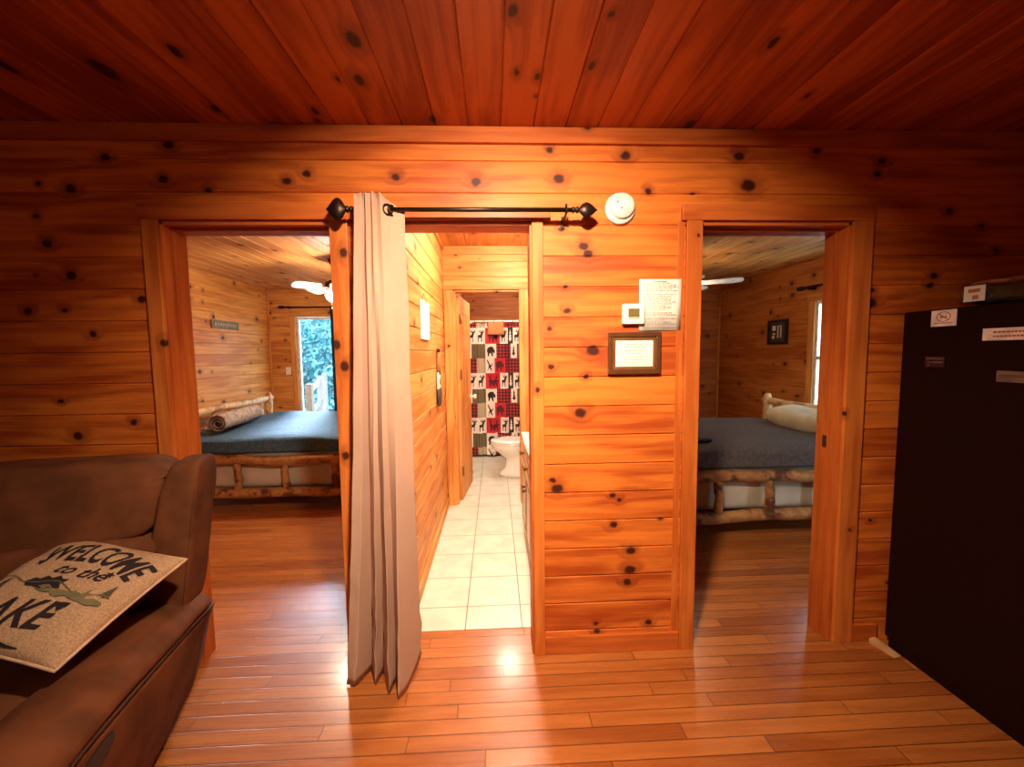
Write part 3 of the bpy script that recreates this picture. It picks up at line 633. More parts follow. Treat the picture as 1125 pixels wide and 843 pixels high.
# vanity
va = empty('bathroom_vanity', (.495, .93, 0)); X0 = -.275
b = BM(); box(b, X0, .30, -.44, .40, .10, .79, .003); box(b, X0+.06, .30, -.43, .39, .004, .10); mesh_obj('body', b, cream, va)
b = BM(); box(b, X0-.02, .30, -.46, .42, .79, .82, .006); mesh_obj('countertop', b, counter_m, va)
b = BM(); box(b, X0+.05, X0+.06, -.43, .39, .006, .098); mesh_obj('kick_board', b, plain('brown_kick', (.35, .19, .08), .6), va)
for y0, y1 in ((-.42, -.02), (.0, .38)):
    b = BM(); box(b, X0-.016, X0, y0, y1, .13, .62, .003); dd = mesh_obj('door', b, cream, va)
    b = BM()
    for a in ((y0+.04, y1-.04, .17, .178), (y0+.04, y1-.04, .572, .58), (y0+.04, y0+.048, .17, .58), (y1-.048, y1-.04, .17, .58)): box(b, X0-.019, X0-.016, *a)
    mesh_obj('gilded_line', b, hinge_m, dd)
    b = BM(); lathe(b, [(0, 0), (.007, 0), (.007, .014), (.017, .02), (.015, .03), (0, .032)], 14, mat=Matrix.Translation((X0-.016, (y0+.03) if y0 == 0 else y1-.03, .50)) @ Matrix.Rotation(-PI/2, 4, 'Y')); mesh_obj('knob', b, hinge_m, dd)
    b = BM(); box(b, X0-.016, X0, y0, y1, .645, .765, .003); dr = mesh_obj('drawer', b, cream, va)
    b = BM()
    for a in ((y0+.03, y1-.03, .67, .676), (y0+.03, y1-.03, .735, .741)): box(b, X0-.019, X0-.016, *a)
    mesh_obj('gilded_line', b, hinge_m, dr)
    b = BM(); lathe(b, [(0, 0), (.007, 0), (.007, .014), (.017, .02), (.015, .03), (0, .032)], 14, mat=Matrix.Translation((X0-.016, (y0+y1)/2, .705)) @ Matrix.Rotation(-PI/2, 4, 'Y')); mesh_obj('knob', b, hinge_m, dr)
tag(va, 'cream bathroom vanity with white counter beside the tiled corridor floor', 'vanity')
# toilet, facing left
to = empty('toilet', (.30, 2.86, .004)); k = 24
def ell(cx, cy, rx, ry, z, n=28, egg=0): return [(cx+rx*math.cos(2*PI*i/n)*(1+egg*(-math.cos(2*PI*i/n))), cy+ry*math.sin(2*PI*i/n), z) for i in range(n)]
b = BM(); loft(b, [ell(-.06, 0, .215, .125, 0), ell(-.06, 0, .21, .12, .04), ell(-.03, 0, .17, .105, .10), ell(-.03, 0, .16, .105, .20), ell(-.06, 0, .21, .14, .27), ell(-.10, 0, .245, .175, .33), ell(-.11, 0, .25, .185, .375), ell(-.11, 0, .245, .18, .385)])
mesh_obj('bowl', b, porcelain, to)
b = BM(); loft(b, [ell(-.11, 0, .255, .19, .387), ell(-.11, 0, .26, .195, .395), ell(-.11, 0, .255, .19, .408)]); mesh_obj('seat_ring', b, porcelain, to)
b = BM(); loft(b, [ell(-.11, 0, .255, .19, .410), ell(-.11, 0, .26, .193, .420), ell(-.11, 0, .25, .185, .432), ell(-.11, 0, .16, .12, .436)]); mesh_obj('lid', b, porcelain, to)
b = BM(); superbox(b, (.28, 0, .57), (.19, .42, .36), 8, 6); superbox(b, (.20, 0, .30), (.24, .22, .20), 5, 5); mesh_obj('tank', b, porcelain, to, True)
b = BM(); superbox(b, (.28, 0, .765), (.21, .44, .035), 8, 5); mesh_obj('tank_lid', b, porcelain, to, True)
tag(to, 'white porcelain toilet on tile in front of patchwork shower curtain', 'toilet')
b = BM(); box(b, -.345, -.285, 2.80, 3.05, .004, .008, .001)
vt = empty('floor_vent', (0, 0, 0)); mesh_obj('vent_plate', b, plain('brown_metal', (.22, .13, .06), .5, metal=.4), vt); b = BM()
for kx in range(9): box(b, -.338, -.292, 2.815+kx*.026, 2.825+kx*.026, .0082, .0092)
mesh_obj('slot', b, dark_recess, vt); tag(vt, 'small brown floor vent in the tile by the bathroom door', 'floor vent')
# shower rod, towel
b = BM(); tube(b, [(-.47, 3.70, 1.885), (.80, 3.70, 1.885)], .013, 12); lathe(b, [(0, 0), (.03, 0), (.03, .01), (0, .01)], 16, mat=Matrix.Translation((-.469, 3.70, 1.885)) @ Matrix.Rotation(PI/2, 4, 'Y'))
o = mesh_obj('shower_rod', b, white_pl); tag(o, 'white shower curtain rod across the bathroom', 'shower rod')
b = BM(); rows = []
for zi in range(14):
    t = zi/13; y = 3.70-.017*(1 if t < .72 else 1); 
    if t < .46: z = 1.70+t/.46*.185; y = 3.679
    elif t < .54: z = 1.902; y = 3.70
    else: z = 1.885-(t-.54)/.46*.14; y = 3.721
    rows.append([(-.095+.215*i/8+.003*math.sin(i+t*3), y+.002*math.sin(i*2), z) for i in range(9)])
loft(b, rows, close=False); o = mesh_obj('hand_towel', b, towel_m, None, True); so = o.modifiers.new('s', 'SOLIDIFY'); so.thickness = .006
tag(o, 'tan brown towel draped over the white shower rod', 'towel')
# patchwork shower curtain: pattern carried by face colours of the cloth
ART = {
 'moose': ["....#..#..#.", "...##..##.##", "....########", "......####..", ".....#####..", ".########...", "#########...", ".#######....", ".##...##....", ".##...##....", ".#....##....", ".##...##...."],
 'bear':  ["............", "...######...", ".#########..", "###########.", "############", "############", ".########.##", ".###..###...", ".##....##...", ".##....##..."],
 'deer':  ["#.#......#.#", ".##......##.", "..##....##..", ".###########", "..#########.", "..##.###.##.", "..#...#...#."],
 'duck':  ["##..........", ".###........", "...###...##.", "....######..", "...#####....", "..##..###...", ".#......##.."],
 'tree':  [".....#......", "....###.....", "...#####....", "....###.....", "..#######...", "...#####....", ".#########..", "..#######...", ".....#......"],
}
WH, RD, BK, OL, DR = (.80, .72, .64), (.50, .012, .025), (.018, .012, .012), (.15, .12, .06), (.13, .012, .02)
ROWS = [[(.12, 'w', 'moose'), (.12, 'w', 'moose'), (.20, 'r', 'deer'), (.11, 'w', 'moose'), (.07, 'k', 'tree')],
        [(.11, 'o', None), (.15, 'w', 'bear'), (.20, 'p', None), (.08, 'w', 'tree'), (.08, 'o', None)],
        [(.15, 'p', None), (.12, 'c', None), (.12, 'w', 'duck'), (.15, 'r', 'bear'), (.08, 'p', None)]]
OFF = [.12, .02, .0]
def patch_col(x, z):
    zz = (1.80-z) % .62
    row, h, zt = (0, .22, 0) if zz < .22 else ((1, .195, .22) if zz < .415 else (2, .205, .415))
    xx = (x+.13+[.24, .11, .27][row]) % .62
    acc = 0
    for w, kind, art in ROWS[row]:
        if xx < acc+w: break
        acc += w
    fx, fz = (xx-acc)/w, (zz-zt)/h
    if kind == 'w': c = WH
    elif kind == 'r': c = RD
    elif kind == 'k': c = BK
    elif kind == 'o': c = OL if (int(xx/.012) % 3) else tuple(k*.6 for k in OL)
    elif kind == 'c':
        c = (.30, .24, .13) if (int(xx/.010)+int(zz/.010)) % 2 else (.55, .48, .34)
    else:
        a, e = int(x/.022) % 2, int(zz/.022) % 2; c = (.40, .02, .03) if a+e == 2 else (DR if a+e == 1 else (.03, .010, .012))
    if art:
        A = ART[art]; m = .14; u, v = (fx-m)/(1-2*m), (fz-.12)/(.76)
        if 0 <= u < 1 and 0 <= v < 1 and A[int(v*len(A))][int(u*12)] == '#':
            c = WH if kind == 'k' else (BK if kind == 'w' else (.07, .008, .012))
    return c
NX, NZ = 300, 420; X_0, X_1, ZT, ZB = -.455, .70, 1.868, .035
verts, faces, cols = [], [], []
for j in range(NZ+1):
    z = ZT+(ZB-ZT)*j/NZ
    for i in range(NX+1):
        x = X_0+(X_1-X_0)*i/NX
        y = 3.715+.018*math.sin(x*34+.6*math.sin(z*1.5))+.010*math.sin(x*71+1)+(.018 if x < -.3 else 0)*math.sin(x*60)
        verts.append((x, y, z+(.012*math.sin(x*23) if j == NZ else 0)))
for j in range(NZ):
    for i in range(NX):
        a = j*(NX+1)+i; faces.append((a, a+NX+1, a+NX+2, a+1))
        x = X_0+(X_1-X_0)*(i+.5)/NX; z = ZT+(ZB-ZT)*(j+.5)/NZ; c = patch_col(x, z)
        cols += [c[0], c[1], c[2], 1.0]*4
me = bpy.data.meshes.new('shower_curtain'); me.from_pydata(verts, [], faces)
at = me.color_attributes.new('Patch', 'FLOAT_COLOR', 'CORNER'); at.data.foreach_set('color', cols)
for p in me.polygons: p.use_smooth = True
m, nt, bs = new_mat('patchwork_cloth'); vc = nt.nodes.new('ShaderNodeVertexColor'); vc.layer_name = 'Patch'; nt.links.new(vc.outputs[0], bs.inputs['Base Color']); bs.inputs['Roughness'].default_value = .8
me.materials.append(m); scu = empty('shower_curtain', (0, 0, 0)); o = link(bpy.data.objects.new('curtain_cloth', me), scu)
so = o.modifiers.new('s', 'SOLIDIFY'); so.thickness = .0015
for i in range(9):
    b = BM(); x = -.40+i*.13; tube(b, [(x, 3.70+.022*math.cos(a), 1.880+.024*math.sin(a)) for a in [2*PI*q/12 for q in range(13)]], .003, 6, caps=False); mesh_obj('curtain_ring', b, bronze, scu)
tag(scu, 'red black and white patchwork shower curtain with moose and bears', 'shower curtain')
# white hook on the door leaf edge
b = BM(); tube(b, [(-.285, 2.66, 1.80), (-.275, 2.67, 1.80), (-.262, 2.675, 1.785), (-.255, 2.68, 1.80)], .006, 8); box(b, -.30, -.285, 2.645, 2.675, 1.74, 1.84, .003)
o = mesh_obj('robe_hook', b, white_pl); tag(o, 'small white robe hook at the edge of the open bathroom door', 'hook')

# ------------------------------------------------------------------ things on the centre wall
sd = empty('smoke_detector', (.568, 0, 2.092)); RT = Matrix.Rotation(PI/2, 4, 'X')
b = BM(); lathe(b, [(0, 0), (.068, 0), (.068, .012), (.062, .016), (0, .016)], 36, mat=RT); mesh_obj('base', b, white_pl, sd)
b = BM(); lathe(b, [(.056, .010), (.055, .026), (.050, .032), (0, .034)], 36, mat=Matrix.Translation((.006, 0, .008)) @ RT); mesh_obj('cover', b, white_pl, sd)
b = BM()
for x, z in ((-.018, .018), (.0, -.008)): lathe(b, [(0, .030), (.005, .030), (.005, .0355), (0, .036)], 12, mat=Matrix.Translation((x, 0, z+.004)) @ RT)
mesh_obj('button', b, ink, sd); tag(sd, 'round white smoke detector right of the curtain rod finial', 'smoke detector')
pn = empty('paper_notice', (.7585, -.0045, 1.666)); b = BM()
NXp = 8
loft(b, [[(-.0975+.195*i/NXp, -.0015-.002*math.sin(i*.7), z) for i in range(NXp+1)] for z in (-.116, .0, .116)], close=False); o = mesh_obj('sheet', b, paper, pn); so = o.modifiers.new('s', 'SOLIDIFY'); so.thickness = .0004; so.offset = 0
b = BM(); rnd = random.Random(4); z = .098; box(b, -.035, .03, -.0048, -.0042, .104, .107)
while z > -.105:
    x = -.083+rnd.choice((0, 0, .006)); end = .083-rnd.choice((0, .01, .03, .06, 0))
    while x < end:
        w = rnd.uniform(.006, .02); box(b, x, min(x+w, end), -.0048, -.0042, z-.0011, z+.0011); x += w+.004
    z -= rnd.choice((.0085, .0085, .0085, .016))
mesh_obj('print', b, ink_l, pn); tag(pn, 'white sheet of printed rules taped beside the right doorway', 'notice')
th = empty('thermostat', (.630, 0, 1.624)); b = BM(); box(b, -.050, .050, -.028, 0, -.046, .046, .006); mesh_obj('housing', b, white_pl, th)
b = BM(); box(b, -.026, .026, -.0295, -.027, -.014, .024, .001); mesh_obj('screen', b, lcd, th)
b = BM(); box(b, -.026, .026, -.0293, -.0275, -.022, -.016, .001); mesh_obj('button_strip', b, ink_l, th); tag(th, 'white wall thermostat with small olive screen left of the notice', 'thermostat')
pf = empty('framed_notice', (.640, 0, 1.447)); w, h = .122, .096
for (n_, ins, d0, d1, mm) in (('frame', 0, -.020, 0, frame_m), ('inner_bead', .021, -.014, 0, frame_l)):
    b = BM(); t = .022 if ins == 0 else .014
    a, c = w-ins, h-ins
    for q in ((-a, a, c-t, c), (-a, a, -c, -c+t), (-a, -a+t, -c+t, c-t), (a-t, a, -c+t, c-t)): box(b, q[0], q[1], d0, d1, q[2], q[3], .003)
    mesh_obj(n_, b, mm, pf)
b = BM(); box(b, -w+.033, w-.033, -.008, -.002, -h+.033, h-.033); mesh_obj('paper', b, paper, pf)
b = BM()
for i, (z, hw) in enumerate(((.040, .035), (.028, .05), (.012, .045), (-.002, .03), (-.016, .062), (-.030, .05), (-.042, .06))):
    x = -hw
    while x < hw: ww = rnd.uniform(.006, .016); box(b, x, min(hw, x+ww), -.0086, -.0082, z-.0016, z+.0016); x += ww+.003
mesh_obj('print', b, ink_l, pf); tag(pf, 'printed notice in a dark walnut frame below the thermostat', 'framed notice')

# ------------------------------------------------------------------ curtain rod and curtain
cr3 = empty('curtain_rod', (-.12, -.09, 2.058))
b = BM(); tube(b, [(-.46, 0, 0), (.455, 0, 0)], .0095, 14); mesh_obj('rod', b, bronze, cr3)
for s, x in ((-1, -.46), (1, .455)):
    b = BM(); prof = [(0, 0), (.010, 0), (.014, .006), (.010, .013), (.008, .016), (.013, .020), (.015, .025), (.010, .030)]
    lathe(b, prof, 16, mat=Matrix.Translation((x, 0, 0)) @ Matrix.Rotation(s*PI/2, 4, 'Y'))
    rings = []
    for i in range(13):
        t = i/12; r = (.043 if s < 0 else .029)*max(0, math.sin(PI*min(1, t**.85)))**1.2+.001
        rings.append([(x+s*(.026+.085*t), r*.42*math.cos(a), r*math.sin(a)*(1.0+.08*math.cos(4*a))) for a in [2*PI*q/16 for q in range(16)]])
    loft(b, rings); b2 = mesh_obj('leaf_finial', b, bronze, cr3)
for x in (.432, -.40):
    b = BM(); tube(b, [(x, .088, -.035), (x, .06, -.030), (x, .02, -.014), (x, 0, -.012)], .005, 8); box(b, x-.008, x+.008, .083, .090, -.055, .0, .002)
    tube(b, [(x, .014*math.cos(a), .014*math.sin(a)) for a in [PI*.9+PI*1.3*q/10 for q in range(11)]], .005, 8); tube(b, [(x, 0, .010), (x, 0, .024)], .005, 8); mesh_obj('bracket', b, bronze, cr3)
tag(cr3, 'dark bronze curtain rod with leaf finials over the corridor opening', 'curtain rod')
cu_ = empty('curtain', (-.45, -.09, 0))
top = [(-.566, -.118), (-.535, -.118), (-.530, -.107), (-.515, -.135), (-.503, -.107), (-.488, -.135), (-.478, -.107), (-.460, -.128), (-.425, -.088), (-.372, -.070)]
bot = [(-.676, -.142), (-.630, -.150), (-.590, -.050), (-.580, -.07), (-.548, -.155), (-.530, -.07), (-.474, -.206), (-.458, -.12), (-.425, -.232), (-.352, -.10)]
def interp(P, s):
    n = len(P)-1; x = s*n; i = min(int(x), n-1); f = x-i; f = f*f*(3-2*f)*.6+f*.4
    return P[i][0]+(P[i+1][0]-P[i][0])*f, P[i][1]+(P[i+1][1]-P[i][1])*f
b = BM(); rows = []; NS = 120; NZc = 60
for j in range(NZc+1):
    t = j/NZc; row = []
    for i in range(NS+1):
        s = i/NS; xt, yt = interp(top, s); xb, yb = interp(bot, s)
        tz = t**.85; e = 1-(1-t)**1.0
        x = xt+(xb-xt)*(e*.72+.28*e**3); y = yt+(yb-yt)*(e*.8+.2*e**3)
        wr = .010*max(0, t-.72)/.28*mnoise.noise(Vector((s*9, t*22, 0)))+.004*mnoise.noise(Vector((s*6, t*7, 4)))
        zt = 2.112-.052*max(0, (s-.80)/.20)**.8-.004*math.sin(s*40); zb = .006+.014*mnoise.noise(Vector((s*5, 0, 0)))**2+(.10*max(0, (s-.93)/.07))
        row.append((x+wr+.45, y+wr*1.5+.09, zt+(zb-zt)*t))
    rows.append(row)
loft(b, rows, close=False); o = mesh_obj('cloth_panel', b, curtain_m, cu_, True); so = o.modifiers.new('s', 'SOLIDIFY'); so.thickness = .0025; so.offset = 0
for (x, y, rz) in ((-.436+.45, -.012, 40), (-.420+.45, .0, 60)):
    b = BM(); pts = [Vector((.020*math.cos(a), 0, .020*math.sin(a))) for a in [2*PI*q/20 for q in range(21)]]
    pts = [Matrix.Rotation(math.radians(rz), 3, 'Z') @ p+Vector((x, y, 2.052)) for p in pts]; tube(b, pts, .006, 8, caps=False); mesh_obj('grommet', b, bronze, cu_)
tag(cu_, 'long beige grommet curtain gathered at the left of the corridor opening', 'curtain')

# ------------------------------------------------------------------ refrigerator and things on it
fr = empty('refrigerator', (2.26, -.40, 0))
b = BM(); box(b, -.36, .36, -.34, .37, .045, 1.62, .006); box(b, -.355, -.30, -.30, .35, .0, .045); box(b, .30, .355, -.30, .35, .0, .045); mesh_obj('cabinet', b, fridge_m, fr)
b = BM(); box(b, -.358, .358, -.40, -.348, .06, 1.12, .008); mesh_obj('door', b, fridge_m, fr)
b = BM(); box(b, -.358, .358, -.40, -.348, 1.13, 1.62, .008); mesh_obj('door', b, fridge_m, fr)
b = BM()
for z0, z1 in ((.75, 1.08), (1.17, 1.42)): tube(b, [(.31, -.40, z0), (.31, -.44, z0+.03), (.31, -.44, z1-.03), (.31, -.40, z1)], .010, 8)
mesh_obj('handle', b, dark_recess, fr); tag(fr, 'tall black refrigerator standing right of the right doorway', 'refrigerator')
FX = 1.8985
def flat(name, y0, y1, z0, z1, m, label, cat, th=.0015):
    t = empty(name, (FX, (y0+y1)/2, (z0+z1)/2)); a, c = abs(y1-y0)/2, (z1-z0)/2
    b = BM(); box(b, -th, .001, -a, a, -c, c); mesh_obj('card', b, m, t); tag(t, label, cat); return t, a, c, th
t, a, c, h_ = flat('no_smoking_card', -.248, -.152, 1.546, 1.614, plain('pale_card', (.85, .66, .55), .7), 'white card with a crossed circle sign at fridge top corner', 'card')
b = BM(); red = plain('dull_red_print', (.35, .08, .05), .7)
tube(b, [(-h_, .026*math.cos(q), .006+.020*math.sin(q)) for q in [2*PI*i/24 for i in range(25)]], .0018, 4, caps=False)
tube(b, [(-h_, .018, .020), (-h_, -.018, -.008)], .0018, 4); box(b, -h_-.0008, -h_, -.014, .014, .002, .007); box(b, -h_-.0006, -h_, -.036, .036, -.022, -.019); mesh_obj('crossed_circle', b, red, t)
t, a, c, h_ = flat('label_strip', -.52, -.342, 1.481, 1.527, plain('pale_card_b', (.85, .68, .58), .7), 'white label strip with two printed lines on fridge side', 'label')
b = BM()
for z in (.008, -.008):
    y = .055
    while y > -.08: ww = rnd.uniform(.005, .012); box(b, -h_-.0006, -h_, y-ww, y, z-.003, z+.003); y -= ww+.0025
mesh_obj('print', b, red, t)
t, a, c, h_ = flat('metal_plate', -.52, -.397, 1.325, 1.366, plain('dull_metal', (.30, .22, .18), .4, metal=.6), 'grey metal plate lowest on the black fridge side', 'plate', .004)
b = BM(); box(b, -h_-.001, -h_, -a+.004, a-.008, -.012, -.010); box(b, -h_-.001, -h_, -a+.004, a-.008, -.004, .008); mesh_obj('rating_print', b, plain('plate_print', (.12, .08, .07), .6), t)
t, a, c, h_ = flat('dark_magnet', -.215, -.138, 1.372, 1.418, plain('dark_maroon_magnet', (.035, .012, .012), .35), 'small dark magnet left of the metal plate on the fridge', 'magnet')
b = BM(); box(b, -h_-.0006, -h_, -.034, .034, .012, .016); box(b, -h_-.0006, -h_, -.03, .026, -.004, .0); box(b, -h_-.0006, -h_, .020, .028, -.018, -.012); mesh_obj('print', b, plain('magnet_print', (.20, .10, .09), .5), t)
pk = empty('wrapped_package', (2.06, -.42, 1.62), math.radians(3))
def crumple(w, q):
    n_ = mnoise.noise(w*26)*.006+mnoise.noise(w*60)*.003
    return w+Vector((q.x*n_*1.5, q.y*n_, q.z*n_*1.5))
b = BM(); superbox(b, (0, 0, .042), (.16, .44, .072), 5, 6); mesh_obj('contents', b, plain('dark_green_goods', (.035, .04, .02), .5, nscale=14, namp=.8), pk, True)
b = BM(); superbox(b, (0, 0, .096), (.16, .46, .022), 4, 20, fn=crumple); mesh_obj('crumpled_top', b, plain('pink_film', (.42, .18, .14), .25, nscale=20, coat=.8, namp=.4), pk, True)
m = glass_mat('clear_plastic_film', .16, (.96, .90, .86))
b = BM(); superbox(b, (0, 0, .056), (.19, .50, .112), 5, 24, fn=crumple); mesh_obj('plastic_wrap', b, m, pk, True)
b = BM(); box(b, -.101, -.098, .13, .20, .022, .085); mesh_obj('white_label', b, paper, pk)
b = BM(); box(b, -.1025, -.101, .145, .185, .058, .072, .001); box(b, -.1025, -.101, .15, .17, .030, .046, .001); mesh_obj('label_print', b, plain('orange_print', (.55, .2, .1), .7), pk)
tag(pk, 'plastic wrapped package with a white label on top of the fridge', 'package')
b = BM(); loft(b, [[(0, -.055, 0), (.04, -.055, 0), (.04, -.055, .004), (0, -.055, .004)], [(0, .055, 0), (.04, .055, 0), (.04, .055, .022), (0, .055, .022)]], smooth=False)
o = mesh_obj('wooden_shim', b, shim_m, None, False, (1.845, -.075, 0)); o.rotation_euler = (0, 0, math.radians(14)); tag(o, 'pale wooden wedge on the floor by the fridge base', 'wedge')

# ------------------------------------------------------------------ sofa (local: +x right, -y front)
SA = math.radians(16)
so_ = empty('reclining_sofa', (-1.27, -.10, 0), SA)
def lean(y0, k, z0): return lambda w, q: Vector((w.x, w.y+k*(w.z-z0), w.z))
def cush(name, c, s, e, n=12, fn=None, m=suede):
    b = BM()
    def f2(w, q):
        w = fn(w, q) if fn else w
        return w+Vector((1, 1, 1))*(.006*mnoise.noise(w*5)+.0025*mnoise.noise(w*14))
    superbox(b, c, s, e, n, fn=f2); return mesh_obj(name, b, m, so_, True)
# body / back shell
b = BM()
prof = [(-.03, .07), (-.03, .55), (.0, .98), (-.05, 1.0), (-.20, .60), (-.24, .30), (-.24, .07)]
rings = [[(x, p[0] if p[0] > -.04 else p[0], p[1]) for p in prof] for x in (-.14, -1.95)]
loft(b, rings, smooth=False); mesh_obj('back_shell', b, suede, so_)
tilt = .18
def back_fn(w, q): return Vector((w.x+max(0, q.x)*.22*(w.z-.8), w.y+tilt*(w.z-.8)-(.02*(1-q.x*q.x) if q.y < 0 else 0), w.z-(.03*(abs(q.x)**3) if q.z > .5 else 0)))
for k in range(2):
    ox = -.49-.80*k
    cush('upper_back_cushion', (ox, -.115, .920), (.80, .20, .300), 7, 16, back_fn)
    cush('lower_back_cushion', (ox, -.130, .660), (.86, .22, .29), 8, 14, back_fn)
    cush('seat_cushion', (ox, -.58, .44), (.80, .76, .20), 5, 14)
    cush('footrest_panel', (ox, -.96, .24), (.79, .12, .34), 5, 8)
# side wing bolster at the end of the back
def wing_x(t, z):
    k = (z-.48)/.53; return (-.165+.115*k)*(1-t)+(.012+.052*k)*t
def wing_fn(w, q): return Vector((wing_x((w.x+.5), w.z), w.y+.10*(w.z-.8), w.z))
cush('back_wing', (0, -.09, .745), (1.0, .22, .60), 7, 16, wing_fn)
b = BM(); pts = []
for i in range(22):
    t = i/21; z = .48+.52*t
    pts.append((wing_x(.93, z), -.196+.10*(z-.8)+.02*max(0, t-.85)/.15, z))
tube(b, pts, .0035, 6); mesh_obj('wing_piping', b, suede, so_)
# armrest: swept cross sections from back to front
def arm_section(v):
    top = .475+.135*min(1, v/.85)**.8
    pts = [(-.20, .30), (-.215, top-.12), (-.20, top-.05), (-.15, top-.008), (-.08, top+.004), (-.01, top-.010), (.035, top-.035), (.052, top-.065), (.046, top-.085)]
    return pts, top
rings = []; n = 22
for i in range(n+1):
    v = .045+.975*i/n; pts, top = arm_section(v); cx, cz = -.08, .36
    e = (.10 if i == 0 else .03 if i == 1 else .12 if i == n else .04 if i == n-1 else 0)
    ring = [(cx+(x-cx)*(1-e), -v, cz+(z-cz)*(1-e)) for x, z in pts]
    ring = [(x+.005*mnoise.noise(Vector((x*5, y*5, z*5))), y, z+.006*mnoise.noise(Vector((x*6, y*4, z*4+3)))) for x, y, z in ring]
    rings.append(ring)
b = BM(); loft(b, rings); o = mesh_obj('armrest', b, suede, so_, True); sm = o.modifiers.new('s', 'SUBSURF'); sm.levels = sm.render_levels = 1
def side_x(v, z):
    top = arm_section(v)[1]; k = .02*math.sin(min(1, v)*PI); Z = [(.07, -.055+k), (.20, -.015+k), (.35, .018+k), (top-.085, .042)]
    for (za, xa), (zb, xb) in zip(Z, Z[1:]):
        if z <= zb: return xa+(xb-xa)*(z-za)/(zb-za)
    return Z[-1][1]
b = BM(); rings = []
for i in range(15):
    v = .045+.955*i/14; top = arm_section(v)[1]
    rings.append([(-.20, -v, .30)]+[(side_x(v, z), -v, z) for z in (top-.085, top-.12, .35, .27, .20, .13, .07)]+[(-.20, -v, .07)])
loft(b, rings, smooth=True); mesh_obj('side_panel', b, suede, so_, False)
b = BM(); pts = [(.045, -(.09+.90*i/20), arm_section(.09+.90*i/20)[1]-.087) for i in range(21)]
tube(b, pts, .0035, 6); mesh_obj('arm_seam', b, suede2, so_)
ring = []
for q in range(28):
    a = 2*PI*q/28; dy, dz = .098*math.copysign(abs(math.cos(a))**.8, math.cos(a)), .034*math.copysign(abs(math.sin(a))**.8, math.sin(a)); ring.append((.825+dy*.9, .446+dz*.9-dy*.10))
b = BM(); loft(b, [[(side_x(v, z)+d, -v, z) for v, z in ring] for d in (-.004, .003)], smooth=False); mesh_obj('recliner_handle', b, dark_recess, so_)
tag(so_, 'brown microfiber reclining sofa in the lower left corner', 'sofa')

# ------------------------------------------------------------------ throw pillow with print
cam_p = Vector((0, -1.83928, 1.456)); KP = 1.03
TL, TR, BR, BL = [cam_p+(Vector(p)-cam_p)*KP for p in ((-1.498, -.4, .826), (-1.085, -.44, .75), (-1.138, -.82, .656), (-1.551, -.78, .733))]
PN = (TR-TL).cross(TL-BL).normalized()
if PN.z < 0: PN = -PN
pc = (TL+TR+BR+BL)/4
def psurf(s, t, side=1, off=0):
    """s 0..1 left to right, t 0..1 bottom to top"""
    s, t = min(.995, max(.005, s)) if off else s, min(.995, max(.005, t)) if off else t
    a, c = 2*s-1, 2*t-1
    pin = .03*(1-abs(a)**2)*abs(c)**3; pin2 = .03*(1-abs(c)**2)*abs(a)**3
    s2 = s-pin2*math.copysign(1, a)*.6; t2 = t-pin*math.copysign(1, c)*.6
    p = BL*(1-s2)*(1-t2)+BR*s2*(1-t2)+TR*s2*t2+TL*(1-s2)*t2
    bulge = .064*max(0, (1-abs(a)**2.6)*(1-abs(c)**2.6))**.62
    wr = .011*mnoise.noise(Vector((s*3.6, t*4.2, 1)))+.003*mnoise.noise(Vector((s*11+3, t*9, 2)))
    m_ = min(1, (1-max(abs(a), abs(c)))*6)
    return p+PN*(side*bulge+wr*m_+off)-pc
pw = empty('throw_pillow', pc)
b = BM(); N = 40
for side in (1, -1):
    g_ = [[b.verts.new(psurf(i/N, j/N, side)) for i in range(N+1)] for j in range(N+1)]
    for j in range(N):
        for i in range(N):
            q = (g_[j][i], g_[j][i+1], g_[j+1][i+1], g_[j+1][i]); b.faces.new(q if side == 1 else q[::-1])
bmesh.ops.remove_doubles(b, verts=b.verts[:], dist=.0004)
mesh_obj('cover', b, burlap, pw, True)
b = BM(); edge = [psurf(i/N, 0) for i in range(N)]+[psurf(1, i/N) for i in range(N)]+[psurf(1-i/N, 1) for i in range(N)]+[psurf(0, 1-i/N) for i in range(N+1)]
tube(b, edge, .0045, 6, caps=False); mesh_obj('piping', b, plain('pale_burlap_edge', (.60, .38, .22), .9), pw)
def text_bm(body, size, shear=0, bold=0, sx=1):
    cu = bpy.data.curves.new('t', 'FONT'); cu.body = body; cu.size = size; cu.align_x = 'CENTER'; cu.align_y = 'CENTER'; cu.shear = shear; cu.offset = bold; cu.resolution_u = 4
    ob = bpy.data.objects.new('t', cu); C.objects.link(ob); dg = bpy.context.evaluated_depsgraph_get(); dg.update()
    me = bpy.data.meshes.new_from_object(ob.evaluated_get(dg)); bm = BM(); bm.from_mesh(me)
    bpy.data.objects.remove(ob); bpy.data.curves.remove(cu); bpy.data.meshes.remove(me)
    for v in bm.verts: v.co.x *= sx
    bmesh.ops.triangulate(bm, faces=bm.faces[:])
    for _ in range(4):
        long = [e for e in bm.edges if e.calc_length() > .016]
        if not long: break
        bmesh.ops.subdivide_edges(bm, edges=long, cuts=1)
        bmesh.ops.triangulate(bm, faces=bm.faces[:])
    return bm
def on_pillow(name, bm, m, f, off=.0030):
    for v in bm.verts:
        s, t = f(v.co.x, v.co.y); v.co = psurf(s, t, 1, off)
    o = mesh_obj(name, bm, m, pw)
    return o
S = .44
def arc(x, y):   # arch the word: middle high
    r = .42; a = x/r
    return .53+(r+y)*math.sin(a)/S, .765+((r+y)*math.cos(a)-r)/S
on_pillow('welcome_lettering', text_bm('WELCOME', .125, .15, .0024, .56), print_m, arc)
on_pillow('script_lettering', text_bm('to the', .066, .35, .0006), print_m, lambda x, y: (.56+x/S, .585+y/S))
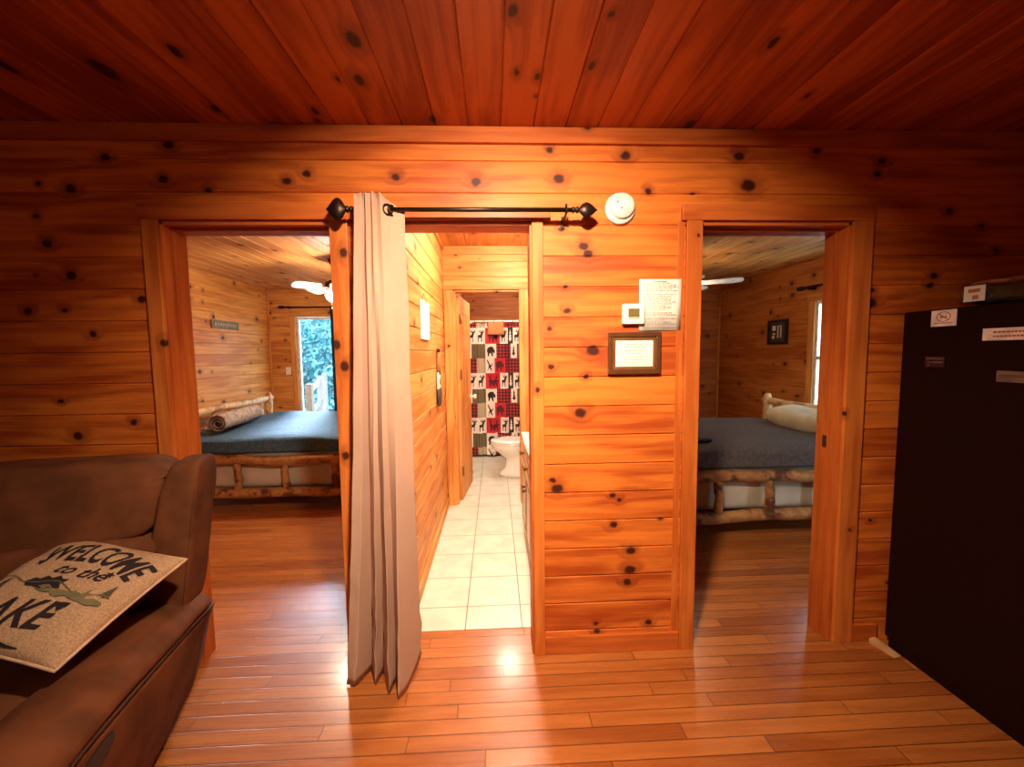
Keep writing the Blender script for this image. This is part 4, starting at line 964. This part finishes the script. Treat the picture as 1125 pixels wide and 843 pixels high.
on_pillow('lower_lettering', text_bm('LAKE', .115, .3, .0022, .85), print_m, lambda x, y: (.46+x/S, .19+(y+x*.15)/S))
def poly(pts):
    bm = BM(); vs = [bm.verts.new((x, y, 0)) for x, y in pts]; bm.faces.new(vs); bmesh.ops.triangulate(bm, faces=bm.faces[:]); return bm
def star(cx, cy, r):
    return poly([(cx+(r if i % 2 == 0 else r*.42)*math.sin(PI*i/5), cy+(r if i % 2 == 0 else r*.42)*math.cos(PI*i/5)) for i in range(10)])
for cx in (-.145, .095): on_pillow('star', star(cx, .01, .014), print_m, lambda x, y: (.54+x/S, .59+y/S), .0045)
def fir(cx, cy, h):
    bm = BM()
    for k in range(5):
        y0 = cy+h*k/6; w = h*.30*(1-k/5.5)
        merge(bm, poly([(cx-w, y0), (cx+w, y0), (cx, y0+h*.30)]))
    merge(bm, poly([(cx-.003, cy-h*.12), (cx+.003, cy-h*.12), (cx+.003, cy), (cx-.003, cy)])); return bm
for cx, cy, h, mm in ((-.165, -.075, .055, green_p), (-.125, -.09, .055, green_p), (.165, -.035, .05, green_p), (.12, -.06, .035, olive_p), (.09, -.07, .03, olive_p)):
    on_pillow('fir_print', fir(cx, cy, h), mm, lambda x, y: (.5+x/S, .53+y/S), .0045)
on_pillow('moose_print', poly([(-.055, -.03), (-.045, -.005), (-.03, -.01), (-.02, .008), (0, .0), (.012, .015), (.03, .004), (.045, .010), (.04, -.012), (.055, -.03), (.03, -.035), (.015, -.045), (-.02, -.04), (-.035, -.045)]), print_m, lambda x, y: (.47+x/S, .475+y/S), .0045)
def strip(pts, w):
    bm = BM(); A = [(bm.verts.new((x, y-w*k/2, 0)), bm.verts.new((x, y+w*k/2, 0))) for x, y, k in pts]
    for p, q in zip(A, A[1:]): bm.faces.new((p[0], q[0], q[1], p[1]))
    return bm
on_pillow('shore_line', strip([(-.18+.36*i/24, -.030+.012*math.sin(i*.6), 1) for i in range(25)], .003), olive_p, lambda x, y: (.5+x/S, .50+y/S), .0045)
on_pillow('hill_print', strip([(-.02+.20*i/16, -.052+.004*math.sin(i*.9), .5+1.1*abs(math.sin(i*.8))) for i in range(17)], .016), olive_p, lambda x, y: (.5+x/S, .50+y/S), .0045)
on_pillow('underline_swash', strip([(-.15+.26*i/24, .012*math.sin(i*.22), .2+math.sin(PI*i/24)) for i in range(25)], .011), print_m, lambda x, y: (.46+x/S, .06+y/S), .0045)
on_pillow('diamond_print', poly([(-.010, 0), (0, -.014), (.010, 0), (0, .014)]), print_m, lambda x, y: (.72+x/S, .30+y/S), .0045)
tag(pw, 'tan burlap throw pillow printed WELCOME to the LAKE on the sofa', 'pillow')

# dome ceiling lamps of the bathroom, and one added fill lamp behind the camera
for nm, x, y, st, lb in (('dome', -1.0, -3.0, 45, 'added white dome fill light, unseen behind the camera in the main room'), ('dome', .17, 1.05, 240, 'lit white dome ceiling light above the vanity'), ('dome', .12, 2.9, 140, 'lit white dome ceiling light above the toilet')):
    dl = empty('dome_light', (x, y, ZC)); b = BM(); lathe(b, [(0, 0), (.15, 0), (.15, -.018), (0, -.018)], 28); mesh_obj('base_plate', b, white_pl, dl)
    b = BM(); lathe(b, [(.135, -.018), (.130, -.045), (.105, -.070), (.06, -.086), (0, -.090)], 28); mesh_obj('dome_glass', b, plain('lit_white_dome', (.9, .9, .9), .3, emit=(1, .90, .74), estr=st), dl); tag(dl, lb, 'ceiling light')

# recessed can housing of the main room lamp
b = BM(); lathe(b, [(.075, 0), (.095, 0), (.095, -.006), (.078, -.010), (.075, 0)], 28, mat=Matrix.Translation((.04, -1.30, ZC)))
o = mesh_obj('recessed_light_trim', b, white_pl, None, True); tag(o, 'white ring of a recessed ceiling light above the viewer', 'ceiling light')
